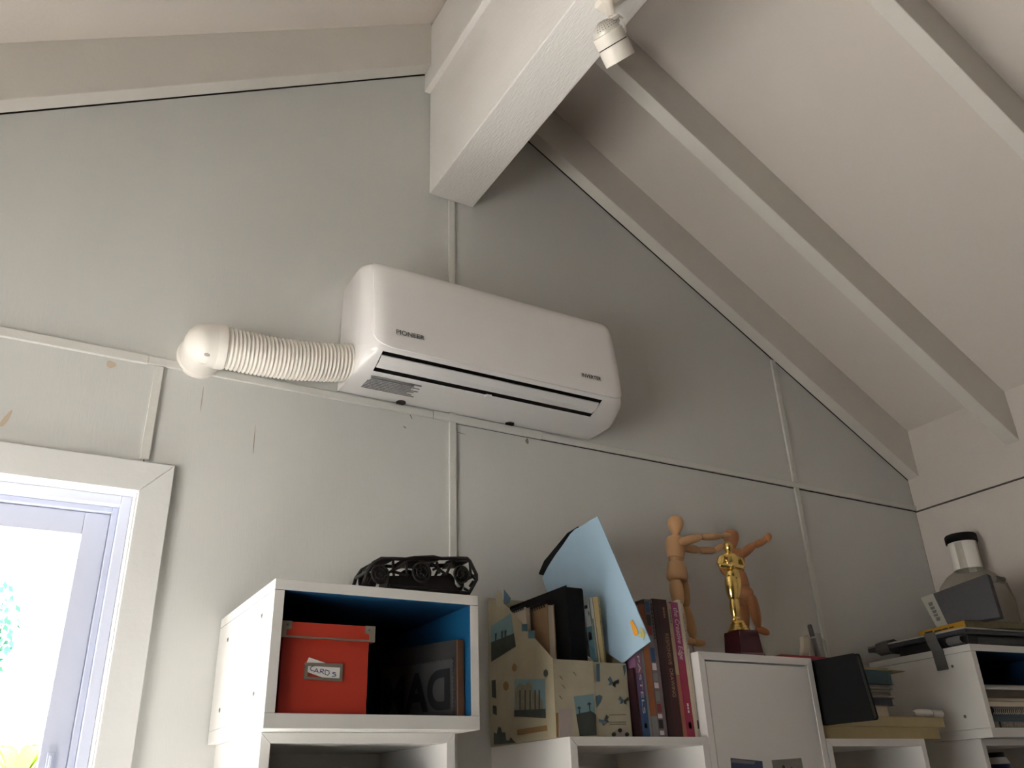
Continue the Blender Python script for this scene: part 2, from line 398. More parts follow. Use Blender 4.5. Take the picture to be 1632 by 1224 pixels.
MB().prism([(0.804, 0, zl), (0.822, 0, zl), (0.822, 0, 3.76), (0.804, 0, 3.75)], (0, Y_B, 0)).build('ledger_board', BEAMW, rbm, bevel=0.001)

# ================================================================== OUTSIDE
GROUND = mat('sunlit_ground', (0.52, 0.515, 0.50), 0.9, var=0.15, vscale=1.5)
gr = MB().box(-30, 30, 0.12, 45, -0.45, -0.25); gr.box(-30, X_L-0.12, -30, 0.12, -0.45, -0.25); gr.box(X_R+0.12, 30, -30, 0.12, -0.45, -0.25); gr.box(X_L-0.12, X_R+0.12, -30, Y_B-0.12, -0.45, -0.25)
struct(gr.build('ground', GROUND, origin=(0, 0, -0.45)))
LEAF = mat('green_leaf', (0.07, 0.24, 0.16), 0.5, var=0.3, vscale=4)
LEAF2 = mat('yellow_green_leaf', (0.20, 0.32, 0.02), 0.5, var=0.2, vscale=4)
BARK = mat('bark', (0.2, 0.15, 0.1), 0.9, var=0.2, vscale=10)
def leaf_cloud(b, c, r, n, s, sc=(1, 1, 1)):
    for _ in range(n):
        d = Vector((random.gauss(0, 1), random.gauss(0, 1), random.gauss(0, 1))).normalized()*(r*random.random()**0.4)
        p = Vector(c)+Vector((d.x*sc[0], d.y*sc[1], d.z*sc[2]))
        a = Vector((random.gauss(0, 1), random.gauss(0, 1), random.gauss(0, 1))).normalized(); e = a.orthogonal().normalized()*s*0.35
        b.add([p, p+a*s*0.5+e, p+a*s, p+a*s*0.5-e], [(0, 1, 2, 3)])
tc_ = W(-10, 1000, 6.0)
tr = thing('garden_tree', 'green leafy tree outside the window', 'tree', (tc_.x-0.5, 6.0, -0.25))
b = MB(); leaf_cloud(b, (tc_.x-0.45, 6.0, tc_.z), 0.62, 2200, 0.07, (1, 1, 0.9)); b.build('foliage', LEAF, tr)['kind'] = 'stuff'
MB().tube([(tc_.x-0.5, 6.0, -0.25), (tc_.x-0.48, 6.02, 1.2), (tc_.x-0.42, 6.0, tc_.z)], [0.07, 0.05, 0.02]).build('trunk', BARK, tr)
pc = W(32, 1215, 2.2)
pl = thing('garden_plant', 'yellow green strap leaved plant low outside the window', 'plant', (pc.x, 2.2, -0.25))
for k in range(9):
    t = k/9*2*math.pi; d = Vector((math.cos(t), math.sin(t), 0)); o = Vector((pc.x, 2.2, pc.z-0.11)); q = d.cross(Vector((0, 0, 1)))
    L = 0.22+0.05*math.sin(k*2.1); bb = MB(); rings = []
    for i in range(7):
        s = i/6; p = o+d*(L*0.65*s)+Vector((0, 0, 0.36*s-0.20*s*s)); w = 0.03*math.sin(math.pi*min(1, 0.12+0.88*(1-s)))+0.001
        rings.append([p-q*w, p+Vector((0, 0, -0.004)), p+q*w, p+Vector((0, 0, 0.002))])
    bb.loft(rings).build('leaf', LEAF2, pl, smooth=True)
MB().cyl((pc.x, 2.2, -0.25), (pc.x, 2.2, pc.z-0.10), 0.03, 0.02).build('stem', BARK, pl)

# unseen white table, added to bounce the window's sun up into the room
tb_ = thing('bounce_table', 'unseen white table added under the window to bounce sunlight upward', 'table', (-0.05, -0.40, 0.006))
MB().box(-0.90, 0.80, -0.78, -0.03, 0.622, 0.65).build('table_top', mat('table_white', (0.80, 0.79, 0.77), 0.5), tb_, bevel=0.002)
for lx in (-0.86, 0.72):
    for ly in (-0.74, -0.11):
        MB().box(lx, lx+0.04, ly, ly+0.04, 0.0065, 0.6218).build('leg', BAREWALL, tb_)

# ================================================================== AIR CONDITIONER
AX0, AX1 = 0.588, 1.312
ac = thing('air_conditioner', 'white wall mounted split air conditioner below the ridge beam', 'air conditioner', ((AX0+AX1)/2, -0.1, 2.463))
# side profile, back top -> front -> bottom back (y, z)
PROF = [(-0.004, 2.756), (-0.06, 2.758), (-0.115, 2.757), (-0.142, 2.752), (-0.160, 2.741), (-0.171, 2.724), (-0.178, 2.70), (-0.187, 2.65), (-0.194, 2.60), (-0.199, 2.55), (-0.201, 2.515), (-0.199, 2.499), (-0.192, 2.491)]
LOW = [(-0.165, 2.478), (-0.135, 2.467), (-0.105, 2.4635), (-0.05, 2.463), (-0.004, 2.464)]
def ac_ring(x, full=True):
    # plan rounding of the ends
    d = min(x-AX0, AX1-x); R0 = 0.048
    k = 1.0 if d >= R0 else 0.70+0.30*math.sqrt(max(0, 1-((R0-d)/R0)**2))
    kz = 0.0 if d >= 0.03 else 0.012*(1-math.sqrt(max(0, 1-((0.03-d)/0.03)**2)))
    pts = []
    for y, z in PROF+LOW:
        zz = z
        if z > 2.6: zz = z-kz*(z-2.6)/0.15
        if y < -0.10: pts.append(Vector((x, -0.10+(y+0.10)*((k-0.5)/0.5 if k < 1 else 1), zz)))
        else: pts.append(Vector((x, y, zz)))
    return pts
OX0, OX1 = 0.626, 1.228                      # outlet opening
xsv = [AX0, AX0+0.002, AX0+0.006, AX0+0.012, AX0+0.02, AX0+0.03, OX0, AX0+0.048, 0.75, 0.95, 1.1, OX1, AX1-0.048, AX1-0.03, AX1-0.02, AX1-0.012, AX1-0.006, AX1-0.002, AX1]
body = MB(); rings = [ac_ring(x) for x in xsv]; n = len(rings[0]); fs = []
i_open = (len(PROF)-1, len(PROF), len(PROF)+1)   # the slanted faces that carry the outlet
for k in range(len(rings)-1):
    for i in range(n-1):
        if xsv[k] >= OX0-1e-6 and xsv[k+1] <= OX1+1e-6 and i in i_open[:2]: continue
        fs.append((k*n+i, k*n+i+1, (k+1)*n+i+1, (k+1)*n+i))
fs += [tuple(range(n)), tuple((len(rings)-1)*n+i for i in range(n))]
for k in range(len(rings)-1): fs.append((k*n, (k+1)*n, (k+1)*n+n-1, k*n+n-1))
body.add([p for r in rings for p in r], fs)
body.build('body', PLASTIC, ac, smooth=True)
# dark outlet recess
o1 = Vector((0, PROF[-1][0], PROF[-1][1])); o2 = Vector((0, LOW[1][0], LOW[1][1]))
nrm = Vector((0, (o2-o1).z, -(o2-o1).y)).normalized()
if nrm.z < 0: nrm = -nrm
ot = MB(); dpt = nrm*0.045
q = [Vector((x, 0, 0))+p for x, p in ((OX0, o1), (OX1, o1), (OX1, o2), (OX0, o2))]
ot.add(q+[p+dpt for p in q], [(4, 5, 6, 7), (0, 1, 5, 4), (1, 2, 6, 5), (2, 3, 7, 6), (3, 0, 4, 7)])
ot.build('air_outlet', DARK, ac)
# louver flap, slightly proud and tilted
lv = MB(); u1 = (o2-o1).normalized()
l0 = o1+u1*0.011-nrm*0.003; l1 = o2-u1*0.013-nrm*0.002
mid = (l0+l1)/2-nrm*0.004
for a_, b_ in ((l0, mid), (mid, l1)):
    lv.hexa([Vector((OX0+0.002, 0, 0))+a_, Vector((OX1-0.004, 0, 0))+a_, Vector((OX1-0.004, 0, 0))+b_, Vector((OX0+0.002, 0, 0))+b_,
             Vector((OX0+0.002, 0, 0))+a_+nrm*0.004, Vector((OX1-0.004, 0, 0))+a_+nrm*0.004, Vector((OX1-0.004, 0, 0))+b_+nrm*0.004, Vector((OX0+0.002, 0, 0))+b_+nrm*0.004])
lv.build('louver', PLASTIC_M, ac)
MB().box(0.918, 0.934, o2.y-0.004, o2.y+0.008, o2.z-0.0045, o2.z+0.001).build('louver_clip', PLASTIC, ac, bevel=0.001)
# front panel: skin just proud of the body with a rounded outline
fp = MB(); NX, NZ = 44, 22; prof = PROF[3:12]
def prof_at(t):
    s = t*(len(prof)-1); i = min(int(s), len(prof)-2); f = s-i
    return prof[i][0]*(1-f)+prof[i+1][0]*f, prof[i][1]*(1-f)+prof[i+1][1]*f
px0, px1, rc = AX0+0.016, AX1-0.016, 0.05
grid = []
for j in range(NZ+1):
    t = j/NZ; y, z = prof_at(t); row = []
    db = (z-prof[-1][1]); ins = 0.0
    if db < rc*0.7: ins = rc*(1-math.sqrt(max(0, 1-((rc*0.7-db)/(rc*0.7))**2)))*0.8
    dt = prof[0][1]-z
    if dt < 0.03: ins = max(ins, 0.02*(1-math.sqrt(max(0, 1-((0.03-dt)/0.03)**2))))
    for i in range(NX+1):
        s = i/NX; s = 0.5-0.5*math.cos(math.pi*s)
        x = px0+ins+(px1-px0-2*ins)*s; d = min(x-AX0, AX1-x); R0 = 0.048
        k = 1.0 if d >= R0 else (0.70+0.30*math.sqrt(max(0, 1-((R0-d)/R0)**2))-0.5)/0.5
        row.append(Vector((x, -0.10+(y+0.10)*k-0.0045, z)))
    grid.append(row)
vs = [p for r in grid for p in r]; m_ = len(vs); vs2 = [p+Vector((0, 0.006, 0)) for p in vs]
idx = lambda j, i: j*(NX+1)+i
fs = [(idx(j, i), idx(j, i+1), idx(j+1, i+1), idx(j+1, i)) for j in range(NZ) for i in range(NX)]
edge = [idx(0, i) for i in range(NX+1)]+[idx(j, NX) for j in range(1, NZ+1)]+[idx(NZ, i) for i in range(NX-1, -1, -1)]+[idx(j, 0) for j in range(NZ-1, 0, -1)]
fs += [(edge[k], edge[(k+1) % len(edge)], m_+edge[(k+1) % len(edge)], m_+edge[k]) for k in range(len(edge))]
fp.add(vs+vs2, fs)
fpo = fp.build('front_panel', PLASTIC, ac, smooth=True)
yf = -0.2045
pa, pb = W(630.5, 542.5, yf), W(676, 554, yf)
text('brand_lettering', 'PIONEER', (pa.x, yf, 2.534), (1, 0, 0), (0, 0.06, 1), 0.0165, INK, ac, width=pb.x-pa.x, off=0.0025, bold=0.022, label='grey lettering on the front panel')
pa, pb = W(927, 607, yf), W(958, 614, yf)
text('inverter_lettering', 'INVERTER', (pa.x, yf, 2.537), (1, 0, 0), (0, 0.06, 1), 0.0150, INK_D, ac, width=pb.x-pa.x, off=0.0025, bold=0.025, label='small black lettering at the right end')
# warning print on the underside: rows of tiny words
wp = MB(); e1 = Vector((1, 0, 0))
ua = Vector((0, LOW[2][0], LOW[2][1])); ub = Vector((0, LOW[3][0], LOW[3][1]))
for r in range(9):
    x = OX0+0.002+(0.004 if r in (1, 2) else 0); xe = OX0+0.128-(0.018 if r in (1, 3, 6) else random.uniform(0, 0.006))
    yy = -0.118+r*0.0076
    while x < xe:
        w = random.uniform(0.003, 0.011)
        wp.box(x, x+w, yy, yy+0.0033, 2.4613, 2.4622 if yy > -0.104 else 2.4640); x += w+0.0009
wp.build('warning_print', mat('light_print', (0.20, 0.20, 0.20), 0.6), ac, label='rows of tiny grey print on the underside')['kind'] = 'stuff'
for u, v in ((641, 644), (815, 680)):
    p = W(u, v, -0.02); MB().lathe((p.x, -0.012, 2.4605), (0, 0, 1), [(0, 0.012), (0.004, 0.012)], 14).build('latch_recess', DARK, ac)
# corrugated conduit from the wall elbow to the unit
ce = Vector((0.5872, -0.072, 2.507)); cs = W(352, 553, -0.068)
cd = thing('conduit_hose', 'white corrugated hose running from the wall cap to the air conditioner', 'hose', ((cs.x+ce.x)/2, -0.07, 2.46))
hose = MB(); rings = []; L = (ce-cs).length; ax = (ce-cs).normalized(); N = 33
for k in range(N*6+1):
    t = k/(N*6); r = 0.0445-0.002*t+0.0030*(math.cos(2*math.pi*t*N))*1.0
    p = cs.lerp(ce, t)+Vector((0, 0, -0.010*math.sin(math.pi*t)))
    a = Vector((0, 1, 0)); a = (a-ax*a.dot(ax)).normalized(); b_ = ax.cross(a)
    rings.append([p+(a*math.cos(2*math.pi*i/28)+b_*math.sin(2*math.pi*i/28))*r for i in range(28)])
hose.loft(rings); ho = hose.build('hose', TUBE_M, cd); ho.data.shade_smooth()
# elbow cap: quarter bend from the wall into the hose
x_w = W(340, 556, 0.0).x; bc_ = cs-ax*0.030
eb = MB(); eb.ball(bc_, 0.0475, 28)
eb.lathe((bc_.x, 0.0, bc_.z), (0, -1, 0), [(0.0, 0.050), (0.008, 0.050), (0.011, 0.0465), (-bc_.y, 0.0465)], 28)
eb.lathe(bc_, ax, [(0, 0.0475), (0.024, 0.0475)], 28)
eb.lathe(cs-ax*0.012, ax, [(0, 0.0485), (0.014, 0.0500), (0.018, 0.0500), (0.018, 0.045)], 28)
eb.build('elbow_cap', TUBE_M, cd, smooth=True)
nt_ = W(331, 572, -0.11)
sd_ = Vector((-0.02, -0.62, -0.80)).normalized()
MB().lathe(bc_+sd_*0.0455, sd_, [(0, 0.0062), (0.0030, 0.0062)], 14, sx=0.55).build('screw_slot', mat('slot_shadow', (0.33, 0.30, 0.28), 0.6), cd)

# ================================================================== SPOTLIGHT on the beam
SPOTM = mat('spot_white', (0.80, 0.76, 0.69), 0.4)
SPOTG = mat('spot_grey', (0.58, 0.56, 0.52), 0.4, metal=0.2)
yp = -0.80
def WS(u, v, k=1.98):                       # points near the lamp, at a distance k along the view
    return CAM_O+ray(u, v)*k
kb = (PZ(972, 12, 3.128)-CAM_O).dot(CAM_F)
base = PZ(970, -4, 3.1355)
sp = thing('spotlight', 'white track spotlight hanging under the ridge beam', 'spotlight', (base.x, base.y, 3.135))
kk = (base-CAM_O).length/ray(970, -4).length*0.985
P_ = lambda u, v, e=0.0: CAM_O+ray(u, v)*(kk+e)
axs = (P_(987.5, 93)-P_(965, 47)).normalized()
rn = ray(976, 72).normalized(); axs = (axs-rn*axs.dot(rn)*1.0).normalized()
pxm = (P_(1, 0)-P_(0, 0)).length            # metres per pixel here
c0, c1, c2 = P_(967.5, 52), P_(976.2, 70.5), P_(988, 95)
canr = 25.5*pxm
can = MB(); Lc = (c2-c0).length; Lm = (c1-c0).length
can.lathe(c0, axs, [(0, canr*0.90), (0.002, canr*0.99), (Lm-0.0012, canr*0.99), (Lm-0.001, canr*0.94), (Lm+0.001, canr*0.94), (Lm+0.0012, canr), (Lc-0.001, canr), (Lc, canr*0.985), (Lc, canr*0.9), (Lc-0.012, canr*0.86)], 40)
can.build('lamp_can', SPOTM, sp, smooth=True)
gv = MB().lathe(c0+axs*(Lm-0.0009), axs, [(0, canr*0.955), (0.0018, canr*0.955)], 40); gv.build('groove', DARK, sp, smooth=True)
dm = MB(); dm.lathe(c0, axs, [(-canr*0.78*math.sin(t), canr*0.90*math.cos(t)) for t in [math.radians(80-k*10) for k in range(9)]], 30)
dome = dm.build('perforated_dome', SPOTG, sp, smooth=True)
hm = MB(); side = axs.cross(CAM_F).normalized(); nn = (-CAM_F)
for i in range(-4, 5):
    for j in range(1, 6):
        th = i*0.22; ph = math.radians(8+j*11)
        d = (side*math.sin(th)+nn*math.cos(th)).normalized(); d = (d-axs*d.dot(axs)).normalized()
        p = c0-axs*(canr*0.78*math.sin(ph))+d*(canr*0.90*math.cos(ph)); o_ = (d*math.cos(ph)-axs*math.sin(ph)).normalized()
        hm.lathe(p-o_*0.0004, o_, [(0, 0.0009), (0.0009, 0.0009)], 6)
hm.build('vent_holes', DARK, dome)['kind'] = 'stuff'
jt = P_(975, 29, 0.0)
js = MB().lathe(jt-axs*0.004, axs, [(0, 0.012), (0.004, 0.0165), (0.010, 0.0165), (0.013, 0.011), (0.020, 0.011)], 24)
js.build('swivel_joint', SPOTM, sp, smooth=True)
MB().lathe(jt+axs*0.0055, axs, [(0, 0.0135), (0.008, 0.0135)], 20).build('joint_ring', SPOTG, sp, smooth=True)
yk = MB(); sd = side if side.dot(CAM_R) > 0 else -side
ya_ = jt+sd*0.013; yb_ = jt+sd*0.021+axs*0.012; yc_ = c1+sd*(canr+0.0018)-axs*0.006
for a_, b_ in ((ya_, yb_), (yb_, yc_)):
    d = (b_-a_); w = CAM_F*0.0055; t_ = sd*0.0016
    yk.hexa([a_-w, a_+w, a_+w+t_, a_-w+t_, b_-w, b_+w, b_+w+t_, b_-w+t_])
yk.build('yoke', SPOTM, sp, bevel=0.0006)
bz = 3.135
MB().cyl(jt, (base.x, base.y, bz-0.012), 0.0085).build('stem', SPOTM, sp, smooth=True)
MB().box(base.x-0.018, base.x+0.018, base.y-0.035, base.y+0.03, bz-0.016, bz).build('track_adapter', SPOTM, sp, bevel=0.003)
rail = MB().box(base.x-0.017, base.x+0.017, -3.6, base.y-0.037, bz-0.020, bz).build('light_track', SPOTM, bevel=0.002)
tag(rail, 'white light track along the underside of the ridge beam', 'light track')

# ================================================================== SHELF UNITS
YF = -0.315
def unit(name, label, x0, x1, z0, z1, yfr=YF, yb=-0.002, t=0.0165, m=WHITE_R, door=False):
    u = thing(name, label, 'cabinet' if door else 'shelf', ((x0+x1)/2, (yfr+yb)/2, z0))
    e = 0.0003
    dy = (0, yb-yfr, 0)
    MB().prism([(x0+e, yfr, z1), (x1-e, yfr, z1), (x1-t-e, yfr, z1-t), (x0+t+e, yfr, z1-t)], dy).build('top_panel', m, u, bevel=0.0006)
    MB().prism([(x0+e, yfr, z0), (x0+t+e, yfr, z0+t), (x1-t-e, yfr, z0+t), (x1-e, yfr, z0)], dy).build('bottom_panel', m, u, bevel=0.0006)
    MB().prism([(x0, yfr, z0+e), (x0, yfr, z1-e), (x0+t, yfr, z1-t-e), (x0+t, yfr, z0+t+e)], dy).build('side_panel', m, u, bevel=0.0006)
    MB().prism([(x1, yfr, z0+e), (x1-t, yfr, z0+t+e), (x1-t, yfr, z1-t-e), (x1, yfr, z1-e)], dy).build('side_panel', m, u, bevel=0.0006)
    MB().box(x0+t, x1-t, yb-0.006, yb, z0+t, z1-t).build('back_panel', m, u)
    if door:
        d = MB().box(x0+t+0.0022, x1-t-0.0012, yfr+0.001, yfr+0.017, z0+t+0.002, z1-t-0.0035).build('door', m, u, bevel=0.0008)
    return u
U1 = unit('shelf_unit', 'open white shelf unit directly under the blue lined cube box', 0.395, 0.741, 1.336, 1.686)
U2 = unit('shelf_unit', 'open white shelf unit carrying the magazine files and book row', 0.986, 1.3345, 1.331, 1.681)
U3 = unit('door_cabinet', 'white cabinet with a closed door under the gold trophy', 1.3355, 1.688, 1.505, 1.855, door=True)
U4 = unit('shelf_unit', 'open white shelf unit under the yellow paper pads', 1.690, 2.040, 1.328, 1.678)
U5 = unit('shelf_unit', 'open white shelf unit under the corner cube box', 2.268, 2.618, 1.328, 1.678)
# cards stuck on the cabinet door
CARD_B = mat('navy_card', (0.03, 0.045, 0.11), 0.5, var=0.1, vscale=30)
CARD_G = mat('grey_photo', (0.20, 0.195, 0.17), 0.6, var=0.25, vscale=45)
yd = YF+0.0004
def quad_card(name, px, m, label, cat):
    a, b = W(*px[0], yd), W(*px[1], yd); e = (b-a); dn = Vector((e.z, 0, -e.x)).normalized()*e.length*0.72
    pts = [a, b, b+dn, a+dn]
    return tag(MB().prism([p for p in pts], (0, 0.0006, 0)).build(name, m), label, cat)
cb1 = quad_card('postcard', [(1164.5, 1208), (1215, 1213), (1207, 1262), (1152, 1258)], CARD_B, 'dark blue postcard stuck on the cabinet door', 'postcard')
pp = [W(u, v, yd-0.0005) for u, v in [(1167, 1209.5), (1204, 1213.5), (1202, 1218), (1165.5, 1215)]]
MB().prism(pp, (0, 0.0004, 0)).build('card_strip', mat('grey_strip', (0.16, 0.16, 0.17), 0.5), cb1)
cb2 = quad_card('photo_card', [(1230, 1211.5), (1277, 1208), (1290, 1262), (1226, 1264)], CARD_G, 'grey photograph stuck on the cabinet door', 'photograph')
for u, v, r in ((1249, 1223, 0.0042), (1239, 1226, 0.003), (1262, 1225, 0.003)):
    p = W(u, v, yd-0.0006); MB().lathe(p, (0, 1, 0), [(0, r), (0.0005, r)], 12).build('figure_print', INK_D, cb2)

# cube boxes with a painted inside
def cube_box(name, label, o, ux, uy, w, d, h, tt, tb, ts, screws):
    # o: front-left-bottom corner, ux: unit along the front, uy: unit going back
    o, ux, uy = Vector(o), Vector(ux).normalized(), Vector(uy).normalized(); uz = Vector((0, 0, 1))
    t = thing(name, label, 'cube box', o+ux*w/2+uy*d/2)
    mm = [WHITE_L, BLUE_IN]
    # hexa faces: 0 bottom 1 top 2 front 3 right 4 back 5 left
    MB().obox(o, ux*w, uy*d, uz*tb).build('bottom_panel', mm, t, bevel=0.0008)
    MB().obox(o+uz*(h-tt), ux*w, uy*d, uz*tt, fm={0: 1}).build('top_panel', mm, t, bevel=0.0008)
    e = 0.0004
    MB().obox(o+uz*(tb+e), ux*ts, uy*d, uz*(h-tt-tb-2*e), fm={3: 1}).build('side_panel', mm, t, bevel=0.0008)
    MB().obox(o+ux*(w-ts)+uz*(tb+e), ux*ts, uy*d, uz*(h-tt-tb-2*e), fm={5: 1}).build('side_panel', mm, t, bevel=0.0008)
    MB().obox(o+ux*ts+uy*(d-0.012)+uz*(tb+e), ux*(w-2*ts), uy*0.012, uz*(h-tt-tb-2*e), mi=1).build('back_panel', mm, t)
    for a, b in screws:
        p = o+uy*a+uz*b
        s = MB().lathe(p+ux*0.0008, -ux, [(0, 0.0042), (0.0014, 0.0042), (0.0018, 0.0036)], 16).build('screw', SCREWM, t, smooth=True)
        b1 = MB(); q = p-ux*0.0012
        b1.obox(q-uy*0.0022-uz*0.0004, uy*0.0044, uz*0.0008, -ux*0.0003); b1.obox(q-uy*0.0004-uz*0.0022, uy*0.0008, uz*0.0044, -ux*0.0003)
        b1.build('cross_slot', DARK, s)
    return t
CX0, CX1, CY, CZ0, CZ1 = 0.3795, 0.757, -0.380, 1.6865, 1.9175
scr = []
for u, v in ((417.5, 981.5), (363.5, 1019.5), (404.5, 1106), (350.3, 1132)):
    p = PX(u, v, CX0); scr.append((p.y-CY, p.z-CZ0))
BOX1 = cube_box('storage_cube', 'white cube box with blue inside holding the orange card box', (CX0, CY, CZ0), (1, 0, 0), (0, 1, 0), CX1-CX0, -CY-0.003, CZ1-CZ0, 0.018, 0.0225, 0.017, scr)

# ------------------------------------------------ orange box in the cube
OF = -0.360; oz = CZ0+0.0228
ob = thing('card_file_box', 'orange cardboard box with metal corners inside the cube', 'box', (0.478, OF+0.12, oz))
MB().box(0.4045, 0.5545, OF, OF+0.24, oz, 1.836).build('body', ORANGE, ob, bevel=0.0012)
lid = MB().box(0.3985, 0.5620, OF-0.005, OF+0.245, 1.8265, 1.8525).build('lid', ORANGE, ob, bevel=0.0012)
yl = OF-0.0056
MB().box(0.3985, 0.5620, yl-0.0006, OF-0.004, 1.8265, 1.8295).build('edge_strip', STEEL, lid)
for x0, x1 in ((0.3980, 0.4165), (0.5440, 0.5626)):
    xi = x1 if x0 < 0.45 else x0; xo = x0 if x0 < 0.45 else x1; xm = xo+(xi-xo)*0.55
    b = MB().prism([(xo, yl, 1.8262), (xm, yl, 1.8262), (xm, yl, 1.8385), (xi, yl, 1.8405), (xi, yl, 1.8528), (xo, yl, 1.8528)], (0, -0.0008, 0))
    b.box(min(xo, xo+(0.0008 if xo < 0.45 else -0.0008)), max(xo, xo+(0.0008 if xo < 0.45 else -0.0008)), yl, OF+0.02, 1.8262, 1.8528)
    c_ = b.build('metal_corner', STEEL, lid)
    MB().ball(((xi+xo)/2+(xi-xo)*0.12, yl-0.001, 1.8465), 0.0021, 12, sc=(1, 0.6, 1)).build('rivet', SCREWM, c_, smooth=True)
yo = OF-0.0004
def WO(u, v, d=0.0): return W(420+u/8.16, 960+v/8.16, OF-d)
slip = MB().prism([WO(a, b, 0.0006) for a, b in ((590, 715), (830, 797), (998, 848), (990, 990), (760, 975), (690, 950), (568, 905), (560, 780))], (0, -0.0004, 0)).build('paper_slip', PAPER, ob)
fr = MB()
oc = [WO(*p, 0.001) for p in ((535, 783), (1028, 800), (1018, 1030), (525, 1000))]; ic = [WO(*p, 0.001) for p in ((572, 824), (995, 850), (985, 990), (568, 968))]
for k in range(4):
    j = (k+1) % 4; fr.prism([oc[k], oc[j], ic[j], ic[k]], (0, -0.0016, 0))
fr.build('label_holder', STEEL, ob)
PEN = mat('blue_ink', (0.02, 0.02, 0.10), 0.6)
st = MB()
for pl_ in ([(662, 828), (632, 832), (612, 852), (612, 876), (630, 890), (648, 888)], [(655, 908), (690, 862), (712, 918)], [(664, 896), (706, 898)], [(732, 922), (745, 868), (778, 872), (780, 892), (748, 900), (782, 928)],
            [(800, 882), (800, 938), (835, 948), (856, 925), (850, 892), (808, 880)], [(936, 915), (905, 910), (900, 926), (938, 938), (940, 956), (892, 962)]):
    st.ribbon([WO(a, b, 0.0011) for a, b in pl_], 0.0011, (0, -1, 0))
st.build('handwriting', PEN, slip, label='handwritten word on the paper slip')

# ------------------------------------------------ printing block in the cube
zb_ = CZ0+0.0228
fr_b = PZ(734.5, 1141, zb_); yR = min(fr_b.y, -0.335); yR = max(yR, -0.365)
tR = W(732.5, 1019, yR); tL = PZ(612, 1041, tR.z)
pR = Vector((tR.x-0.005, yR, zb_)); dirL = Vector((tL.x-tR.x, tL.y-yR, 0)); dirL.normalize(); LB = 0.205; nB = Vector((dirL.y, -dirL.x, 0))
if nB.y > 0: nB = -nB
hB = tR.z-zb_; thB = 0.019
blk = thing('printing_block', 'dark wooden printing block with reversed letters inside the cube', 'printing block', pR+dirL*0.1)
MB().obox(pR, dirL*LB, -nB*thB, Vector((0, 0, hB))).build('wood_block', BLOCKW, blk, bevel=0.001)
ZIN = mat('inked_plate', (0.030, 0.030, 0.031), 0.55, var=0.25, vscale=25); ZIN2 = mat('inked_letter', (0.007, 0.007, 0.008), 0.6, spec=0.2); BLKF = mat('block_face_ink', (0.010, 0.009, 0.009), 0.7)
MB().obox(pR+nB*0.0008+dirL*0.001, dirL*(LB-0.002), nB*0.0008, Vector((0, 0, hB))).build('inked_face', BLKF, blk)
# plate with a zigzag edge
zz = []; a0, a1, c0_, c1_ = 0.006, LB-0.01, 0.004, hB*0.76
nz = 14; nx = 26
for i in range(nx): zz += [(a0+(a1-a0)*i/nx, c0_), (a0+(a1-a0)*(i+.5)/nx, c0_+0.003)]
for i in range(nz): zz += [(a1, c0_+(c1_-c0_)*i/nz), (a1-0.003, c0_+(c1_-c0_)*(i+.5)/nz)]
for i in range(nx): zz += [(a1-(a1-a0)*i/nx, c1_), (a1-(a1-a0)*(i+.5)/nx, c1_-0.003)]
for i in range(nz): zz += [(a0, c1_-(c1_-c0_)*i/nz), (a0+0.003, c1_-(c1_-c0_)*(i+.5)/nz)]
MB().prism([pR+nB*0.0017+dirL*a+Vector((0, 0, c)) for a, c in zz], nB*0.001).build('metal_plate', ZIN, blk)
text('raised_letters', 'DAM', pR+nB*0.0028+dirL*0.014+Vector((0, 0, 0.016)), -dirL, (0, 0, 1), 0.092, ZIN2, blk, mirror=True, width=0.172, th=0.0012, bold=0.035)

# ------------------------------------------------ things in the unit under the cube
for k, (x, r) in enumerate(((0.470, 0.030), (0.555, 0.036), (0.640, 0.030))):
    c = thing('dark_tin', ('small black tin, left of three in the lower shelf unit', 'wide black tin, middle of three in the lower shelf unit', 'small black tin, right of three in the lower shelf unit')[k], 'tin', (x, -0.25, 1.3525), 'black tins in the lower unit')
    MB().lathe((x, -0.25, 1.3535), (0, 0, 1), [(0, r), (0.24, r)], 24).build('body', BLACK, c, smooth=True)
    MB().lathe((x, -0.25, 1.5935), (0, 0, 1), [(0, r+0.001), (0.02, r+0.001), (0.026, r-0.004)], 24).build('lid', BLACK, c, smooth=True)

# ------------------------------------------------ black iron sculpture on the cube
sf = -0.362
def SP(u, v, y=sf): return W(560+u/7.418, 870+v/7.418, y)
zt0 = CZ1+0.0004
sc_ = thing('iron_car_sculpture', 'black openwork iron car sculpture on top of the cube', 'sculpture', (0.655, -0.33, CZ1))
def flo(p): return Vector((p.x, p.y, max(p.z, zt0+0.003)))
outl = [(150, 440), (190, 300), (260, 200), (350, 150), (500, 152), (640, 158), (740, 140), (970, 130), (1060, 150), (1250, 145), (1370, 150), (1400, 180), (1478, 340), (1480, 400), (1400, 545)]
dep = 0.058
fm_ = MB()
for y in (sf, sf+dep):
    off = Vector((0, y-sf, 0))
    base_pts = [flo(SP(*p)+off) for p in outl]
    fm_.tube(base_pts, 0.0034, 7)
    fm_.tube([flo(SP(450, 470)+off), flo(SP(1400, 560)+off)], 0.0035, 7)
    for a, b in (((470, 310), (640, 200)), ((660, 340), (640, 190)), ((493, 160), (493, 300)), ((640, 190), (760, 160)), ((470, 300), (660, 345)), ((940, 200), (1120, 340)), ((1120, 340), (1190, 190)), ((1120, 200), (1250, 150)), ((1040, 330), (1010, 190)), ((1400, 190), (1410, 330)), ((1410, 330), (1470, 400)), ((1330, 500), (1400, 545)), ((1440, 420), (1400, 480))):
        fm_.tube([flo(SP(*a)+off), flo(SP(*b)+off)], 0.0026, 6)
